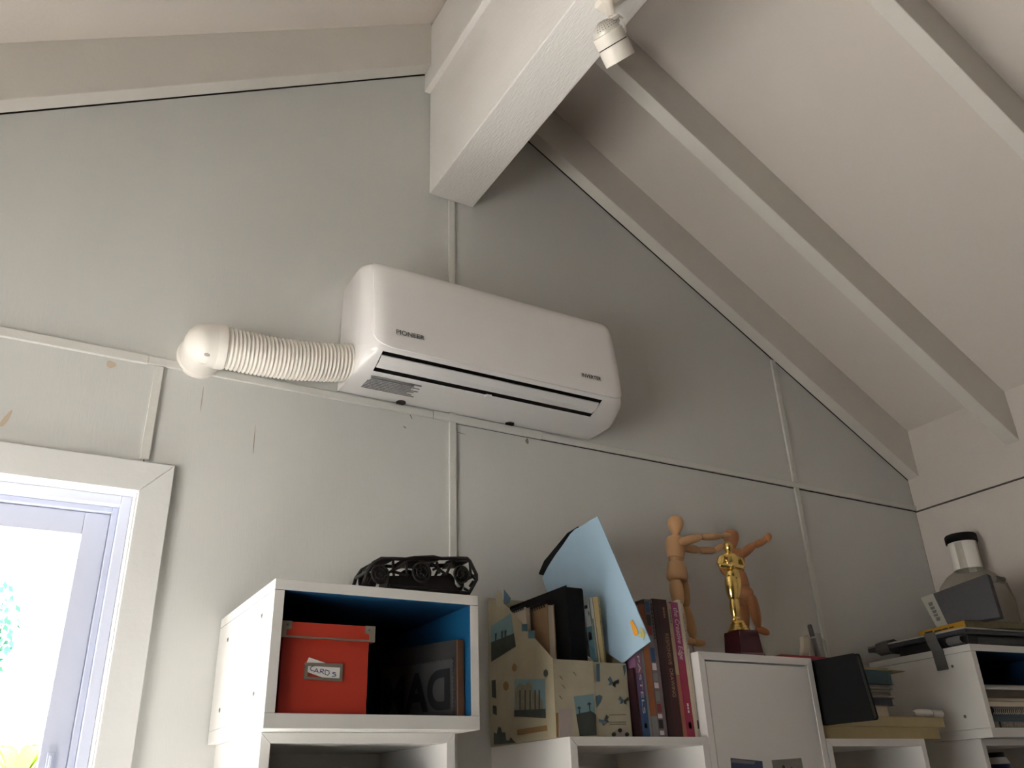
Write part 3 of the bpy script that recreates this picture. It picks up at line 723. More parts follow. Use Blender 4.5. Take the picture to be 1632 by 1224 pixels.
for p in ((190, 300), (350, 150), (640, 158), (970, 130), (1250, 145), (1478, 340), (1400, 545)):
    a = flo(SP(*p)); fm_.tube([a, a+Vector((0, dep, 0))], 0.003, 6)
for u in (130, 165, 205): fm_.tube([flo(SP(u+40, 380)), flo(SP(u, 450))], 0.0022, 6)
fm_.build('frame', BLACKMETAL, sc_, smooth=True)
pl2 = MB()
lo = [flo(SP(*p)+Vector((0, 0.006, 0))) for p in ((440, 470), (1330, 560))]; hi = [SP(470, 345)+Vector((0, 0.006, 0)), SP(1170, 345)+Vector((0, 0.006, 0))]
pl2.prism([lo[0], lo[1], hi[1], hi[0]], (0, dep-0.012, 0))
pl2.build('hull_plate', BLACKMETAL, sc_)
hd = MB(); q = [SP(*p) for p in ((255, 215), (340, 145), (500, 135), (470, 185), (400, 215), (300, 225))]
hd.prism(q, (0, dep, 0)); q = [SP(*p) for p in ((1240, 130), (1370, 130), (1400, 185), (1230, 195))]; hd.prism(q, (0, dep, 0))
q = [SP(*p) for p in ((640, 150), (740, 120), (980, 118), (1050, 165), (930, 190), (700, 180))]; hd.prism(q, (0, dep, 0))
hd.build('roof_plate', BLACKMETAL, sc_)
for u, v, r in ((325, 345, 112), (815, 322, 122), (1285, 345, 108)):
    for y in (sf-0.006, sf+dep-0.002):
        c = SP(u, v)+Vector((0, y-sf, 0)); rr = r/7.418*(SP(1, 0)-SP(0, 0)).length*7.418
        c.z = max(c.z, zt0+rr+0.001)
        wm = MB(); n_ = 24
        ringp = [c+Vector((rr*0.9*math.cos(2*math.pi*i/n_), 0, rr*0.9*math.sin(2*math.pi*i/n_))) for i in range(n_+1)]
        wm.tube(ringp, rr*0.12, 8)
        ringp = [c+Vector((rr*0.52*math.cos(2*math.pi*i/n_), -0.001, rr*0.52*math.sin(2*math.pi*i/n_))) for i in range(n_+1)]
        wm.tube(ringp, rr*0.09, 6)
        wm.lathe(c+Vector((0, 0.004, 0)), (0, -1, 0), [(0, rr*0.86), (0.003, rr*0.86)], 20)
        wm.lathe(c+Vector((0, 0.0, 0)), (0, -1, 0), [(0, rr*0.24), (0.006, rr*0.2)], 10)
        for k in range(7):
            t = 2*math.pi*k/7; wm.tube([c+Vector((rr*.2*math.cos(t), -0.001, rr*.2*math.sin(t))), c+Vector((rr*.9*math.cos(t), -0.001, rr*.9*math.sin(t)))], rr*0.07, 6)
        wm.build('gear_wheel', BLACKMETAL, sc_, smooth=True)

# ================================================================== MAGAZINE FILES with their contents
ZS = 1.681+0.0004                       # top of the middle shelf unit
COLL = mat('collage_paper', (0.35, 0.31, 0.215), 0.75, var=0.24, vscale=18, bump=0.05)
COLL2 = mat('collage_paper_light', (0.39, 0.355, 0.26), 0.75, var=0.24, vscale=22)
PSKY = mat('print_sky', (0.16, 0.27, 0.30), 0.7, var=0.12, vscale=30)
PDARK = mat('print_dark', (0.035, 0.042, 0.038), 0.7, var=0.5, vscale=60)
PMID = mat('print_stone', (0.20, 0.18, 0.13), 0.7, var=0.4, vscale=80)
PBROWN = mat('print_brown', (0.22, 0.125, 0.045), 0.7, var=0.1, vscale=40)
PBLUE = mat('print_blue', (0.055, 0.12, 0.17), 0.7, var=0.25, vscale=60)
PLILAC = mat('print_lilac', (0.36, 0.31, 0.29), 0.7, var=0.1, vscale=20)
def magazine_file(name, label, x0, x1, yfr, ybk, zf, zb, notch):
    t = thing(name, label, 'magazine file', ((x0+x1)/2, (yfr+ybk)/2, ZS)); w = 0.0022
    prof = [(yfr, ZS), (yfr, zf), (notch[0], notch[1]), (notch[0]+0.012, notch[1]+0.012), (ybk, zb), (ybk, ZS)]
    for x in (x0, x1-w):
        MB().prism([(x, y, z) for y, z in prof], (w, 0, 0)).build('side_wall', COLL, t)
    MB().box(x0+w, x1-w, yfr, yfr+w, ZS, zf).build('front_wall', COLL2, t)
    MB().box(x0+w, x1-w, ybk-w, ybk, ZS, zb).build('back_wall', COLL, t)
    MB().box(x0+w, x1-w, yfr+w, ybk-w, ZS, ZS+w).build('bottom_wall', COLL, t)
    return t
FX0, FX1, FX2 = 0.9825, 1.0815, 1.1685
FY = -0.275
zf_ = W(915, 1052, FY).z
mf1 = magazine_file('magazine_file', 'cream collage magazine file holding the black binder', FX0, FX1, FY, -0.006, zf_, 2.005, (-0.085, 1.975))
mf2 = magazine_file('magazine_file', 'cream collage magazine file with butterfly prints beside the books', FX1+0.001, FX2, FY+0.002, -0.006, zf_-0.0015, 1.99, (-0.085, 1.965))
def side_print(name, px, m, par=mf1, x=None, th=0.0004, lift=0.0):
    xx = (FX0 if x is None else x)-0.0002-lift
    return MB().prism([PX(u, v, xx) for u, v in px], (-th, 0, 0)).build(name, m, par)
def front_print(name, px, m, par, y=None, th=0.0004, lift=0.0):
    yy = (FY if y is None else y)-0.0002-lift
    return MB().prism([W(u, v, yy) for u, v in px], (0, -th, 0)).build(name, m, par)
k_ = lambda a, b: (770+a/4.53, 930+b/4.53)
side_print('postcard_print', [k_(55, 310), k_(200, 215), k_(235, 455), k_(60, 565)], PSKY)
side_print('shoreline_print', [k_(58, 425), k_(222, 360), k_(235, 455), k_(60, 565)], PDARK, lift=0.0004)
for a, b in ((85, 360), (130, 345), (155, 340)):
    side_print('tree_print', [k_(a, b), k_(a+14, b-4), k_(a+10, b+60), k_(a+2, b+62)], PDARK, lift=0.0004)
side_print('cathedral_photo', [k_(228, 690), k_(445, 690), k_(452, 972), k_(225, 960)], PSKY)
side_print('cathedral_print', [k_(232, 760), k_(262, 720), k_(300, 740), k_(335, 700), k_(360, 770), k_(395, 800), k_(428, 850), k_(430, 940), k_(232, 940)], PMID, lift=0.0004)
side_print('street_print', [k_(228, 915), k_(450, 905), k_(452, 972), k_(225, 960)], PDARK, lift=0.0008)
for a in (262, 300, 335, 372, 402):
    side_print('pillar_print', [k_(a, 770), k_(a+8, 770), k_(a+8, 920), k_(a, 920)], PDARK, lift=0.0008)
side_print('brown_strip', [k_(245, 1055), k_(462, 1022), k_(465, 1062), k_(248, 1096)], PBROWN)
side_print('castle_print', [k_(78, 1165), k_(78, 1075), k_(100, 1085), k_(110, 1035), k_(128, 1040), k_(135, 1075), k_(160, 1075), k_(165, 1130), k_(188, 1135), k_(200, 1110), k_(215, 1130), k_(238, 1150)], PDARK)
for a, b, r in ((300, 318, 20), (350, 368, 22)): side_print('stamp_print', [k_(a-r, b-r*1.3), k_(a+r, b-r*1.3), k_(a+r, b+r*1.3), k_(a-r, b+r*1.3)], PBLUE)
for a, b, r, m in ((226, 608, 17, PBROWN), (165, 740, 20, PBROWN), (452, 648, 16, PDARK)):
    side_print('oval_print', [k_(a+r*math.cos(t), b+r*1.7*math.sin(t)) for t in [2*math.pi*i/12 for i in range(12)]], m)
side_print('edge_print', [k_(62, 700), k_(90, 695), k_(95, 830), k_(65, 820)], PDARK)
side_print('edge_print', [k_(70, 880), k_(95, 885), k_(98, 950), k_(72, 940)], PDARK)
side_print('oval_outline', [k_(118+26*math.cos(t), 110+62*math.sin(t)) for t in [2*math.pi*i/14 for i in range(14)]], COLL2)
side_print('corner_print', [k_(150, 40), k_(200, 105), k_(190, 140), k_(150, 150)], PBLUE)
e_ = lambda a, b: (860+a/7.65, 1030+b/7.65)
front_print('palm_photo', [e_(415, 612), e_(655, 580), e_(695, 1085), e_(488, 1095)], PSKY, mf1)
front_print('palm_ground', [e_(445, 830), e_(625, 790), e_(685, 830), e_(695, 1085), e_(488, 1095)], PDARK, mf1, lift=0.0004)
for a, b in ((480, 750), (605, 700)):
    front_print('palm_print', [e_(a-25, b+8), e_(a, b-18), e_(a+28, b+5), e_(a+8, b+12), e_(a+14, b+110), e_(a+4, b+110), e_(a-2, b+12)], PDARK, mf1, lift=0.0004)
front_print('lilac_print', [e_(232, 765), e_(400, 755), e_(395, 1095), e_(245, 1100)], PLILAC, mf1)
front_print('brown_edge', [e_(195, 812), e_(228, 812), e_(230, 1105), e_(205, 1108)], PBROWN, mf1)
for a, b in ((235, 360), (400, 310), (265, 470), (230, 600)):
    front_print('script_print', [e_(a, b), e_(a+22, b+4), e_(a+50, b+48), e_(a+42, b+50)], PMID, mf1)
def butterfly(a, b, s, rot=0.0):
    for sg in (-1, 1):
        pts = [(0, 0), (sg*0.9, -0.9), (sg*1.15, -0.2), (sg*0.6, 0.15), (sg*0.7, 0.8), (sg*0.15, 0.6)]
        front_print('butterfly_print', [e_(a+s*(x*math.cos(rot)-y*math.sin(rot)), b+s*(x*math.sin(rot)+y*math.cos(rot))) for x, y in pts], PBLUE if sg < 0 else PDARK, mf2, y=FY+0.002)
butterfly(895, 440, 62, 0.3); butterfly(1025, 662, 56, 0.1); butterfly(790, 905, 58, -0.5)
front_print('blue_fan_print', [e_(685, 610), e_(730, 592), e_(765, 615), e_(745, 680), e_(698, 748)], PBLUE, mf2, y=FY+0.002)
front_print('blue_leaf_print', [e_(1012, 235), e_(1045, 228), e_(1048, 300), e_(1035, 360)], PBLUE, mf2, y=FY+0.002)
front_print('blue_band_print', [e_(690, 215), e_(730, 212), e_(735, 430), e_(695, 430)], PBLUE, mf2, y=FY+0.002)
for b in (830, 920, 945): front_print('text_line_print', [e_(850, b), e_(1055, b-4), e_(1055, b+10), e_(850, b+14)], PMID, mf2, y=FY+0.002)
front_print('wreath_print', [e_(880+105*(1+math.cos(t)), 1105-95*math.sin(t)) for t in [math.pi*i/12 for i in range(13)]], PLILAC, mf2, y=FY+0.002)
for a, b in ((905, 1075), (980, 1025), (1065, 1075)): front_print('wreath_flower', [e_(a+26*math.cos(t), b+26*math.sin(t)) for t in [2*math.pi*i/8 for i in range(8)]], PDARK, mf2, y=FY+0.002, lift=0.0004)

# --- contents of the first file
zi = ZS+0.0028
def slab(b, x0, x1, y0, y1, z0, z1, lean=0.0, mi=0, fm=None):
    return b.hexa([(x0, y0, z0), (x1, y0, z0), (x1, y1, z0), (x0, y1, z0), (x0+lean, y0, z1), (x1+lean, y0, z1), (x1+lean, y1, z1), (x0+lean, y1, z1)], mi, fm)
bd = thing('black_binder', 'thick black binder standing in the front magazine file', 'binder', (1.07, -0.13, zi))
slab(MB(), 1.034, 1.0365, -0.262, -0.02, zi, 1.986).build('cover', BLACK, bd, bevel=0.0012)
slab(MB(), 1.0755, 1.078, -0.262, -0.02, zi, 1.980).build('cover', BLACK, bd, bevel=0.0012)
slab(MB(), 1.0365, 1.0755, -0.2625, -0.255, zi, 1.982).build('spine', BLACK, bd, bevel=0.001)
slab(MB(), 1.0375, 1.0745, -0.254, -0.03, zi+0.003, 1.965).build('pages', mat('black_pages', (0.016, 0.016, 0.017), 0.8), bd)
def spiral_book(label, x0, x1, yfr, z1, cm, coil=True):
    t = thing('spiral_notebook', label, 'notebook', ((x0+x1)/2, yfr+0.08, zi))
    slab(MB(), x0, x0+0.0012, yfr, -0.03, zi, z1).build('cover', cm, t)
    slab(MB(), x1-0.0012, x1, yfr, -0.03, zi, z1).build('cover', cm, t)
    slab(MB(), x0+0.0014, x1-0.0014, yfr+0.002, -0.03, zi, z1-0.002).build('pages', PAGES, t)
    if coil:
        cl = MB(); y = yfr+0.008
        while y < -0.04:
            c = Vector(((x0+x1)/2, y, z1-0.002)); r = (x1-x0)/2+0.0035
            cl.tube([c+Vector((r*math.cos(t_), 0.002*math.sin(t_), r*1.0*math.sin(t_))) for t_ in [math.pi*i/8-0.35+i*0.0875 for i in range(9)]], 0.0014, 6); y += 0.0095
        cl.build('wire_coil', BLACKMETAL, t, smooth=True)
    return t
spiral_book('kraft covered spiral notebook beside the black binder', 1.0095, 1.0275, -0.222, 1.952, KRAFT)
spiral_book('thin cream spiral notebook against the left wall of the magazine file', 0.9908, 1.0014, -0.165, 1.955, mat('cream_card', (0.50, 0.44, 0.34), 0.8))
# --- contents of the second file: books leaning left
def lean_book(label, px, yfr, ybk, cm, parts=(), grp=None, pages=True):
    # px: spine corners tl, tr, br, bl in the picture, on the plane y = yfr
    tl, tr, br, bl = [W(u, v, yfr) for u, v in px]
    k = (bl.z-zi)/max(1e-6, (tl.z-bl.z)); bl2 = bl+(bl-tl)*k*0.2; br2 = br+(br-tr)*k*0.2; bl2.z = br2.z = zi
    t = thing('paperback', label, 'book', (bl+br)/2*1.0, grp); t.location.z = zi; t['_o'] = list(t.location)
    d = Vector((0, ybk-yfr, 0))
    MB().hexa([bl2, br2, br2+d, bl2+d, tl, tr, tr+d, tl+d]).build('cover', cm, t, bevel=0.0006)
    return t, tl, tr, br2, bl2
D_BLUE = mat('book_blue_art', (0.13, 0.26, 0.33), 0.6, var=0.6, vscale=70)
D_WHITE = mat('book_white', (0.52, 0.52, 0.50), 0.6, var=0.1, vscale=60)
t1, tl, tr, br, bl = lean_book('paperback with white and blue picture spine leaning in the butterfly file', [(929, 953), (937.5, 950.5), (954.5, 1056), (946, 1056)], -0.245, -0.185, D_WHITE)
def spine_band(t, tl, tr, br, bl, f0, f1, m, name='spine_band', g0=0.0, g1=1.0):
    a = tl.lerp(bl, f0); b = tr.lerp(br, f0); c = tr.lerp(br, f1); d = tl.lerp(bl, f1)
    q = [a.lerp(b, g0), a.lerp(b, g1), d.lerp(c, g1), d.lerp(c, g0)]
    MB().prism([p+Vector((0, -0.0002, 0)) for p in q], (0, -0.0005, 0)).build(name, m, t)
spine_band(t1, tl, tr, br, bl, 0.22, 1.0, D_BLUE)
spine_band(t1, tl, tr, br, bl, 0.06, 0.085, INK_D, g0=0.05, g1=0.6)
spine_band(t1, tl, tr, br, bl, 0.11, 0.14, INK_D, g0=0.66, g1=0.78)
spine_band(t1, tl, tr, br, bl, 0.26, 0.32, mat('book_pink', (0.42, 0.24, 0.28), 0.6), g0=0.1, g1=0.75)
t2, tl, tr, br, bl = lean_book('thin grey and green paperback between the blue and cream books', [(938.8, 952), (943.5, 952), (961, 1056.5), (956.4, 1056)], -0.245, -0.185, D_WHITE)
spine_band(t2, tl, tr, br, bl, 0.16, 1.0, mat('book_olive', (0.20, 0.22, 0.14), 0.6, var=0.3, vscale=60), g1=0.5)
t3, tl, tr, br, bl = lean_book('cream yellow paperback leaning beside the blue folder', [(944.4, 952), (955, 950), (968, 1058), (962.2, 1057)], -0.245, -0.185, mat('book_cream_yellow', (0.53, 0.40, 0.19), 0.7, var=0.08, vscale=20))
spine_band(t3, tl, tr, br, bl, 0.0, 0.6, mat('book_pattern', (0.22, 0.19, 0.10), 0.7, var=0.7, vscale=140), g0=0.72, g1=1.0)
# --- large blue folder tipped back in the second file, black sheet behind
FOLD = mat('blue_folder', (0.30, 0.43, 0.55), 0.75, var=0.10, vscale=12)
Bf = PX(1036.5, 1022, 1.1645); Af = PX(952, 823, 1.156); Lf = PX(864, 921, 1.124); Mf = PX(905, 850.5, 1.144)
down = (Bf-Af); down_n = down.normalized()
Cf = PX(991, 1057, 1.1585); Ef = Lf+down*0.32
fo = thing('blue_folder', 'large light blue paper folder sticking out of the butterfly file', 'folder', (1.15, -0.2, zi))
NU, NV = 8, 6; top = [Lf.lerp(Mf, i/4) for i in range(4)]+[Mf.lerp(Af, i/4) for i in range(5)]
bot = [Ef.lerp(Cf, i/6) for i in range(6)]+[Cf, Cf.lerp(Bf, 0.5), Bf]
gridf = []
for j in range(NV+1):
    row = []
    for i in range(NU+1):
        p = top[i].lerp(bot[i], j/NV); s = i/NU
        p = p+Vector((-0.007*math.cos(s*6.0)*math.sin(math.pi*s)-(0.006 if i == 5 else 0.0), 0, 0)); row.append(p)
    gridf.append(row)
fb = MB(); vs = [p for r in gridf for p in r]; n0 = len(vs); thf = Vector((0.0025, 0, 0))
ix = lambda j, i: j*(NU+1)+i
fs = [(ix(j, i), ix(j, i+1), ix(j+1, i+1), ix(j+1, i)) for j in range(NV) for i in range(NU)]
fs += [tuple(n0+q for q in reversed(f)) for f in fs]
ed = [ix(0, i) for i in range(NU+1)]+[ix(j, NU) for j in range(1, NV+1)]+[ix(NV, i) for i in range(NU-1, -1, -1)]+[ix(j, 0) for j in range(NV-1, 0, -1)]
fs += [(ed[k], ed[(k+1) % len(ed)], n0+ed[(k+1) % len(ed)], n0+ed[k]) for k in range(len(ed))]
fb.add(vs+[p+thf for p in vs], fs); fb.build('folded_sheet', FOLD, fo, smooth=True)
OSP = mat('orange_blot', (0.62, 0.27, 0.02), 0.7, var=0.2, vscale=60); YSP = mat('yellow_leaf_blot', (0.42, 0.36, 0.10), 0.7, var=0.3, vscale=80)
h_ = lambda a, b: (850+a/8.16, 930+b/8.16)
def fold_pt(u, v, lift=0.0012):
    # on the folder surface near its right edge: plane through Af, Bf, Cf
    n = (Bf-Af).cross(Cf-Af).normalized(); d = ray(u, v); t = (Af-CAM_O).dot(n)/d.dot(n); p = CAM_O+d*t
    return p-ray(u, v).normalized()*(lift+0.003)
MB().prism([fold_pt(*h_(a, b)) for a, b in ((1255, 500), (1285, 470), (1310, 520), (1340, 570), (1362, 640), (1340, 685), (1305, 660), (1285, 590))], (0.0004, 0.0003, 0)).build('orange_blot', OSP, fo)
for pts in (((1385, 570), (1420, 590), (1445, 690), (1430, 740), (1405, 650)), ((1360, 650), (1400, 640), (1410, 700), (1380, 690)), ((1440, 610), (1458, 650), (1440, 680))):
    MB().prism([fold_pt(*h_(a, b)) for a, b in pts], (0.0004, 0.0003, 0)).build('leaf_blot', YSP, fo)
bs = MB(); q = [PX(858, 915, 1.132), PX(867, 894, 1.1385), PX(904, 849.5, 1.152), PX(921, 839, 1.158), PX(940, 850, 1.168), PX(920, 900, 1.161), PX(885, 922, 1.143)]
tag(bs.prism(q, (0.0015, 0, 0)).build('black_sheet', BLACK), 'black paper sheet peeking out behind the blue folder', 'paper')

# ================================================================== BOOK ROW
BY = -0.293
def spine(name, label, ub0, ub1, vtop, cover, lean=-0.006, ybk=-0.09, yfr=BY, gapx=0.0004):
    x0 = W(ub0, 1175.5, yfr).x+gapx; x1 = W(ub1, 1175.5, yfr).x
    zt = W((ub0+ub1)/2-27, vtop, yfr).z
    t = thing('book', label, 'book', ((x0+x1)/2, (yfr+ybk)/2, ZS), 'row of upright books')
    b = MB(); cv = 0.0015
    # cover shell: spine, two boards; pages inside
    slab(b, x0, x1, yfr, yfr+cv, ZS, zt, lean); slab(b, x0, x0+cv, yfr+cv, ybk, ZS, zt, lean); slab(b, x1-cv, x1, yfr+cv, ybk, ZS, zt, lean)
    b.build('cover', cover, t)
    slab(MB(), x0+cv, x1-cv, yfr+cv, ybk-0.003, ZS+0.002, zt-0.003, lean*0.99).build('pages', PAGES, t)
    return t, x0, x1, zt
def band(t, x0, x1, zt, f0, f1, m, lean=-0.006, g0=0.0, g1=1.0, yfr=BY, nm='spine_print'):
    h = zt-ZS; z0 = zt-h*f1; z1 = zt-h*f0; xa = x0+(x1-x0)*g0; xb = x0+(x1-x0)*g1
    l0 = lean*(z0-ZS)/h; l1 = lean*(z1-ZS)/h
    MB().prism([(xa+l0, yfr-0.0001, z0), (xb+l0, yfr-0.0001, z0), (xb+l1, yfr-0.0001, z1), (xa+l1, yfr-0.0001, z1)], (0, -0.0003, 0)).build(nm, m, t)
def spine_text(t, x0, x1, zt, s, f0, f1, m, size, lean=-0.006, shear=0.0, gx=0.30, yfr=BY):
    h = zt-ZS; z1 = zt-h*f0; L = h*(f1-f0); x = x0+(x1-x0)*gx+lean*(1-f0)
    text('spine_lettering', s, (x, yfr, z1), (-lean/h, 0, -1), (1, 0, 0), size, m, t, width=L, off=0.0004, shear=shear)
def spine_marks(t, x0, x1, zt, f0, f1, m, w=0.25, gx=0.45, lean=-0.006, yfr=BY):
    h = zt-ZS; f = f0; b = MB()
    while f < f1:
        e = min(f1, f+random.uniform(0.012, 0.035)); z1 = zt-h*f; z0 = zt-h*e; xa = x0+(x1-x0)*gx; xb = xa+(x1-x0)*w; l = lean*(z0-ZS)/h
        b.prism([(xa+l, yfr-0.0004, z0), (xb+l, yfr-0.0004, z0), (xb+l, yfr-0.0004, z1), (xa+l, yfr-0.0004, z1)], (0, -0.0002, 0)); f = e+0.006
    b.build('spine_print', m, t)
B_MAR = mat('book_dark_maroon', (0.022, 0.005, 0.008), 0.45, var=0.15, vscale=20)
B_MAR2 = mat('book_maroon', (0.038, 0.006, 0.009), 0.45, var=0.12, vscale=14)
B_PUR = mat('book_purple', (0.24, 0.11, 0.20), 0.5, var=0.2, vscale=18); B_BLU = mat('book_deep_blue', (0.025, 0.075, 0.19), 0.5, var=0.15, vscale=25)
B_GRY = mat('book_grey', (0.20, 0.20, 0.20), 0.6); B_ORG = mat('book_burnt_orange', (0.27, 0.085, 0.03), 0.5, var=0.35, vscale=25)
B_BEI = mat('book_beige', (0.36, 0.27, 0.17), 0.6, var=0.1, vscale=20); B_SAL = mat('book_salmon', (0.35, 0.10, 0.075), 0.6, var=0.1, vscale=20)
B_MAG = mat('book_magenta', (0.27, 0.028, 0.12), 0.5, var=0.06, vscale=20); B_RAS = mat('book_raspberry', (0.30, 0.022, 0.06), 0.5, var=0.06, vscale=20)
B_CRM = mat('book_cream', (0.56, 0.48, 0.37), 0.6, var=0.06, vscale=30); B_OFF = mat('book_offwhite', (0.50, 0.46, 0.38), 0.6, var=0.08, vscale=30)
LET_W = mat('white_lettering', (0.62, 0.56, 0.58), 0.6); LET_G = mat('gold_lettering', (0.34, 0.22, 0.10), 0.5)
t, a, b_, z = spine('book', 'slim dark maroon book at the left end of the row', 1021.6, 1025.0, 1064, B_MAR); 
t, a, b_, z = spine('book', 'purple to blue spined book about pastels', 1025.3, 1036.5, 964, B_PUR)
band(t, a, b_, z, 0.70, 1.0, B_BLU); band(t, a, b_, z, 0.53, 0.70, mat('book_violet', (0.10, 0.07, 0.19), 0.5)); band(t, a, b_, z, 0.26, 0.40, mat('book_lilac', (0.24, 0.15, 0.22), 0.5))
spine_text(t, a, b_, z, 'PASTELS', 0.40, 0.83, LET_W, 0.0095); band(t, a, b_, z, 0.90, 0.935, LET_W, g0=0.35, g1=0.7)
t, a, b_, z = spine('book', 'very thin grey book right of the pastels book', 1036.7, 1040.8, 964, B_GRY)
t, a, b_, z = spine('book', 'burnt orange book behind the blue folder corner', 1041, 1051, 962, B_ORG); band(t, a, b_, z, 0.85, 1.0, B_GRY)
t, a, b_, z = spine('book', 'book with many coloured picture squares on its spine', 1051.3, 1065.0, 955, mat('book_mosaic', (0.17, 0.13, 0.14), 0.6, var=0.4, vscale=60))
sq = [(0.02, 0.10, B_BLU), (0.12, 0.2, INK_D), (0.2, 0.27, mat('book_red', (0.22, 0.03, 0.03), 0.5)), (0.28, 0.36, B_GRY), (0.37, 0.47, B_BLU), (0.48, 0.53, LET_W), (0.55, 0.61, B_GRY), (0.62, 0.66, LET_W), (0.68, 0.75, B_GRY), (0.77, 0.83, MATS['book_red']), (0.84, 0.87, LET_W), (0.88, 0.94, INK_D), (0.955, 0.985, LET_W)]
for f0, f1, m in sq: band(t, a, b_, z, f0, f1, m, g0=0.08, g1=0.58)
spine_marks(t, a, b_, z, 0.03, 0.3, INK_D, 0.22, 0.70)
t, a, b_, z = spine('book', 'thick maroon book about responsive drawing', 1065.6, 1089.4, 955, B_MAR2)
band(t, a, b_, z, 0.0, 1.0, mat('book_maroon_edge', (0.018, 0.003, 0.004), 0.5), g0=0.0, g1=0.40)
spine_text(t, a, b_, z, 'RESPONSIVE  DRAWING', 0.26, 0.72, LET_G, 0.0135, gx=0.60); spine_marks(t, a, b_, z, 0.06, 0.14, LET_G, 0.12, 0.66)
t, a, b_, z = spine('book', 'slim beige and salmon book right of the maroon book', 1089.8, 1096.0, 961, B_BEI); band(t, a, b_, z, 0.55, 1.0, B_SAL)
spine_marks(t, a, b_, z, 0.05, 0.16, INK, 0.3, 0.4)
t, a, b_, z = spine('book', 'magenta book with white script title', 1096.2, 1108.2, 960, B_MAG); band(t, a, b_, z, 0.45, 1.0, B_RAS)
spine_text(t, a, b_, z, 'the Creative Edge', 0.045, 0.44, LET_W, 0.0175, shear=0.25, gx=0.28); spine_marks(t, a, b_, z, 0.76, 0.83, LET_W, 0.22, 0.42)
band(t, a, b_, z, 0.895, 0.94, LET_W, g0=0.3, g1=0.7)
t, a, b_, z = spine('book', 'cream book right of the magenta book', 1108.4, 1113.2, 956, B_CRM)
t, a, b_, z = spine('book', 'off white book at the right end of the row', 1113.4, 1116.8, 962, B_OFF); spine_marks(t, a, b_, z, 0.08, 0.36, INK, 0.3, 0.35); band(t, a, b_, z, 0.88, 0.94, INK_D, g0=0.2, g1=0.8)

# ================================================================== MANNEQUINS, TROPHY on the cabinet
ZT = 1.8552
m_ = lambda a, b: (1000+a/4.706, 800+b/4.706)
def mannequin(label, wm, y, J, standc, names=None):
    t = thing('wooden_mannequin', label, 'mannequin', (standc[0], standc[1], ZT))
    P = lambda a, b, dy=0.0: W(*m_(a, b), y+dy)
    px = (W(1101, 900, y)-W(1100, 900, y)).length/4.706
    for nm, a, b, r0, rm, r1, dy0, dy1, sx in J:
        SH = {'head': [(0, .28), (.05, .58), (.14, .84), (.28, .98), (.42, 1.0), (.6, .9), (.8, .70), (.93, .56), (1, .40)],
              'chest': [(0, .40), (.04, .66), (.14, .90), (.32, 1.0), (.6, .95), (.92, .84), (.98, .80), (1, .70)],
              'waist': [(0, .90), (.1, 1.0), (.9, 1.0), (1, .92)],
              'pelvis': [(0, .70), (.04, .80), (.3, .92), (.7, 1.02), (.9, .98), (.97, .90), (1, .74)]}
        if nm in SH:
            p0, p1 = P(*a, dy0), P(*b, dy1); L_ = (p1-p0).length
            MB().lathe(p0, p1-p0, [(L_*h, rm*px*k) for h, k in SH[nm]], 20, sx=sx).build(nm, wm, t, smooth=True)
            continue
        MB().limb(P(*a, dy0), P(*b, dy1), r0*px, rm*px, r1*px, 16, sx=sx).build(nm, wm, t, smooth=True)
    MB().lathe((standc[0], standc[1], ZT), (0, 0, 1), [(0, 0.034), (0.008, 0.034), (0.010, 0.032)], 28).build('stand_disc', wm, t, smooth=True)
    hip = P(*standc[2], 0.022)
    MB().tube([(standc[0], standc[1], ZT+0.009), (standc[0], hip.y, (ZT+hip.z)/2), (hip.x, hip.y-0.012, hip.z)], 0.0013, 8).build('support_rod', STEEL, t, smooth=True)
    return t
y1_ = -0.165
hp = W(*m_(372, 560), y1_)
mannequin('pale wooden mannequin behind the books reaching both arms forward', WOOD, y1_, [
    ('head', (363, 106), (360, 246), 36, 45, 24, 0, 0, 1.0), ('neck', (360, 236), (361, 268), 22, 21, 24, 0, 0, 1),
    ('chest', (362, 256), (364, 424), 46, 60, 50, 0, 0, 0.85), ('waist', (364, 412), (367, 462), 38, 42, 42, 0, 0, 0.85), ('pelvis', (368, 452), (376, 592), 50, 63, 50, 0, 0, 0.85),
    ('upper_arm', (388, 302), (552, 262), 20, 25, 19, -0.024, -0.03, 1), ('forearm', (548, 264), (706, 258), 17, 21, 13, -0.03, -0.02, 1), ('hand', (700, 258), (775, 250), 13, 19, 12, -0.02, -0.015, 0.6),
    ('upper_arm', (400, 338), (540, 362), 20, 24, 18, 0.026, 0.03, 1), ('forearm', (534, 361), (660, 366), 17, 21, 13, 0.03, 0.02, 1), ('hand', (652, 366), (738, 312), 12, 19, 11, 0.02, 0.01, 0.6),
    ('thigh', (356, 580), (388, 782), 33, 37, 26, -0.012, -0.014, 1), ('calf', (388, 776), (425, 1010), 25, 29, 16, -0.014, -0.010, 1), ('foot', (416, 1035), (510, 1052), 15, 20, 11, -0.010, -0.016, 0.7),
    ('thigh', (410, 580), (436, 790), 31, 35, 25, 0.012, 0.010, 1), ('calf', (436, 784), (502, 1030), 24, 29, 15, 0.010, -0.004, 1), ('foot', (480, 1052), (590, 1058), 15, 21, 10, -0.004, -0.014, 0.7)],
    (hp.x+0.03, y1_, (372, 560)))
y2_ = -0.130
hp2 = W(*m_(850, 640), y2_)
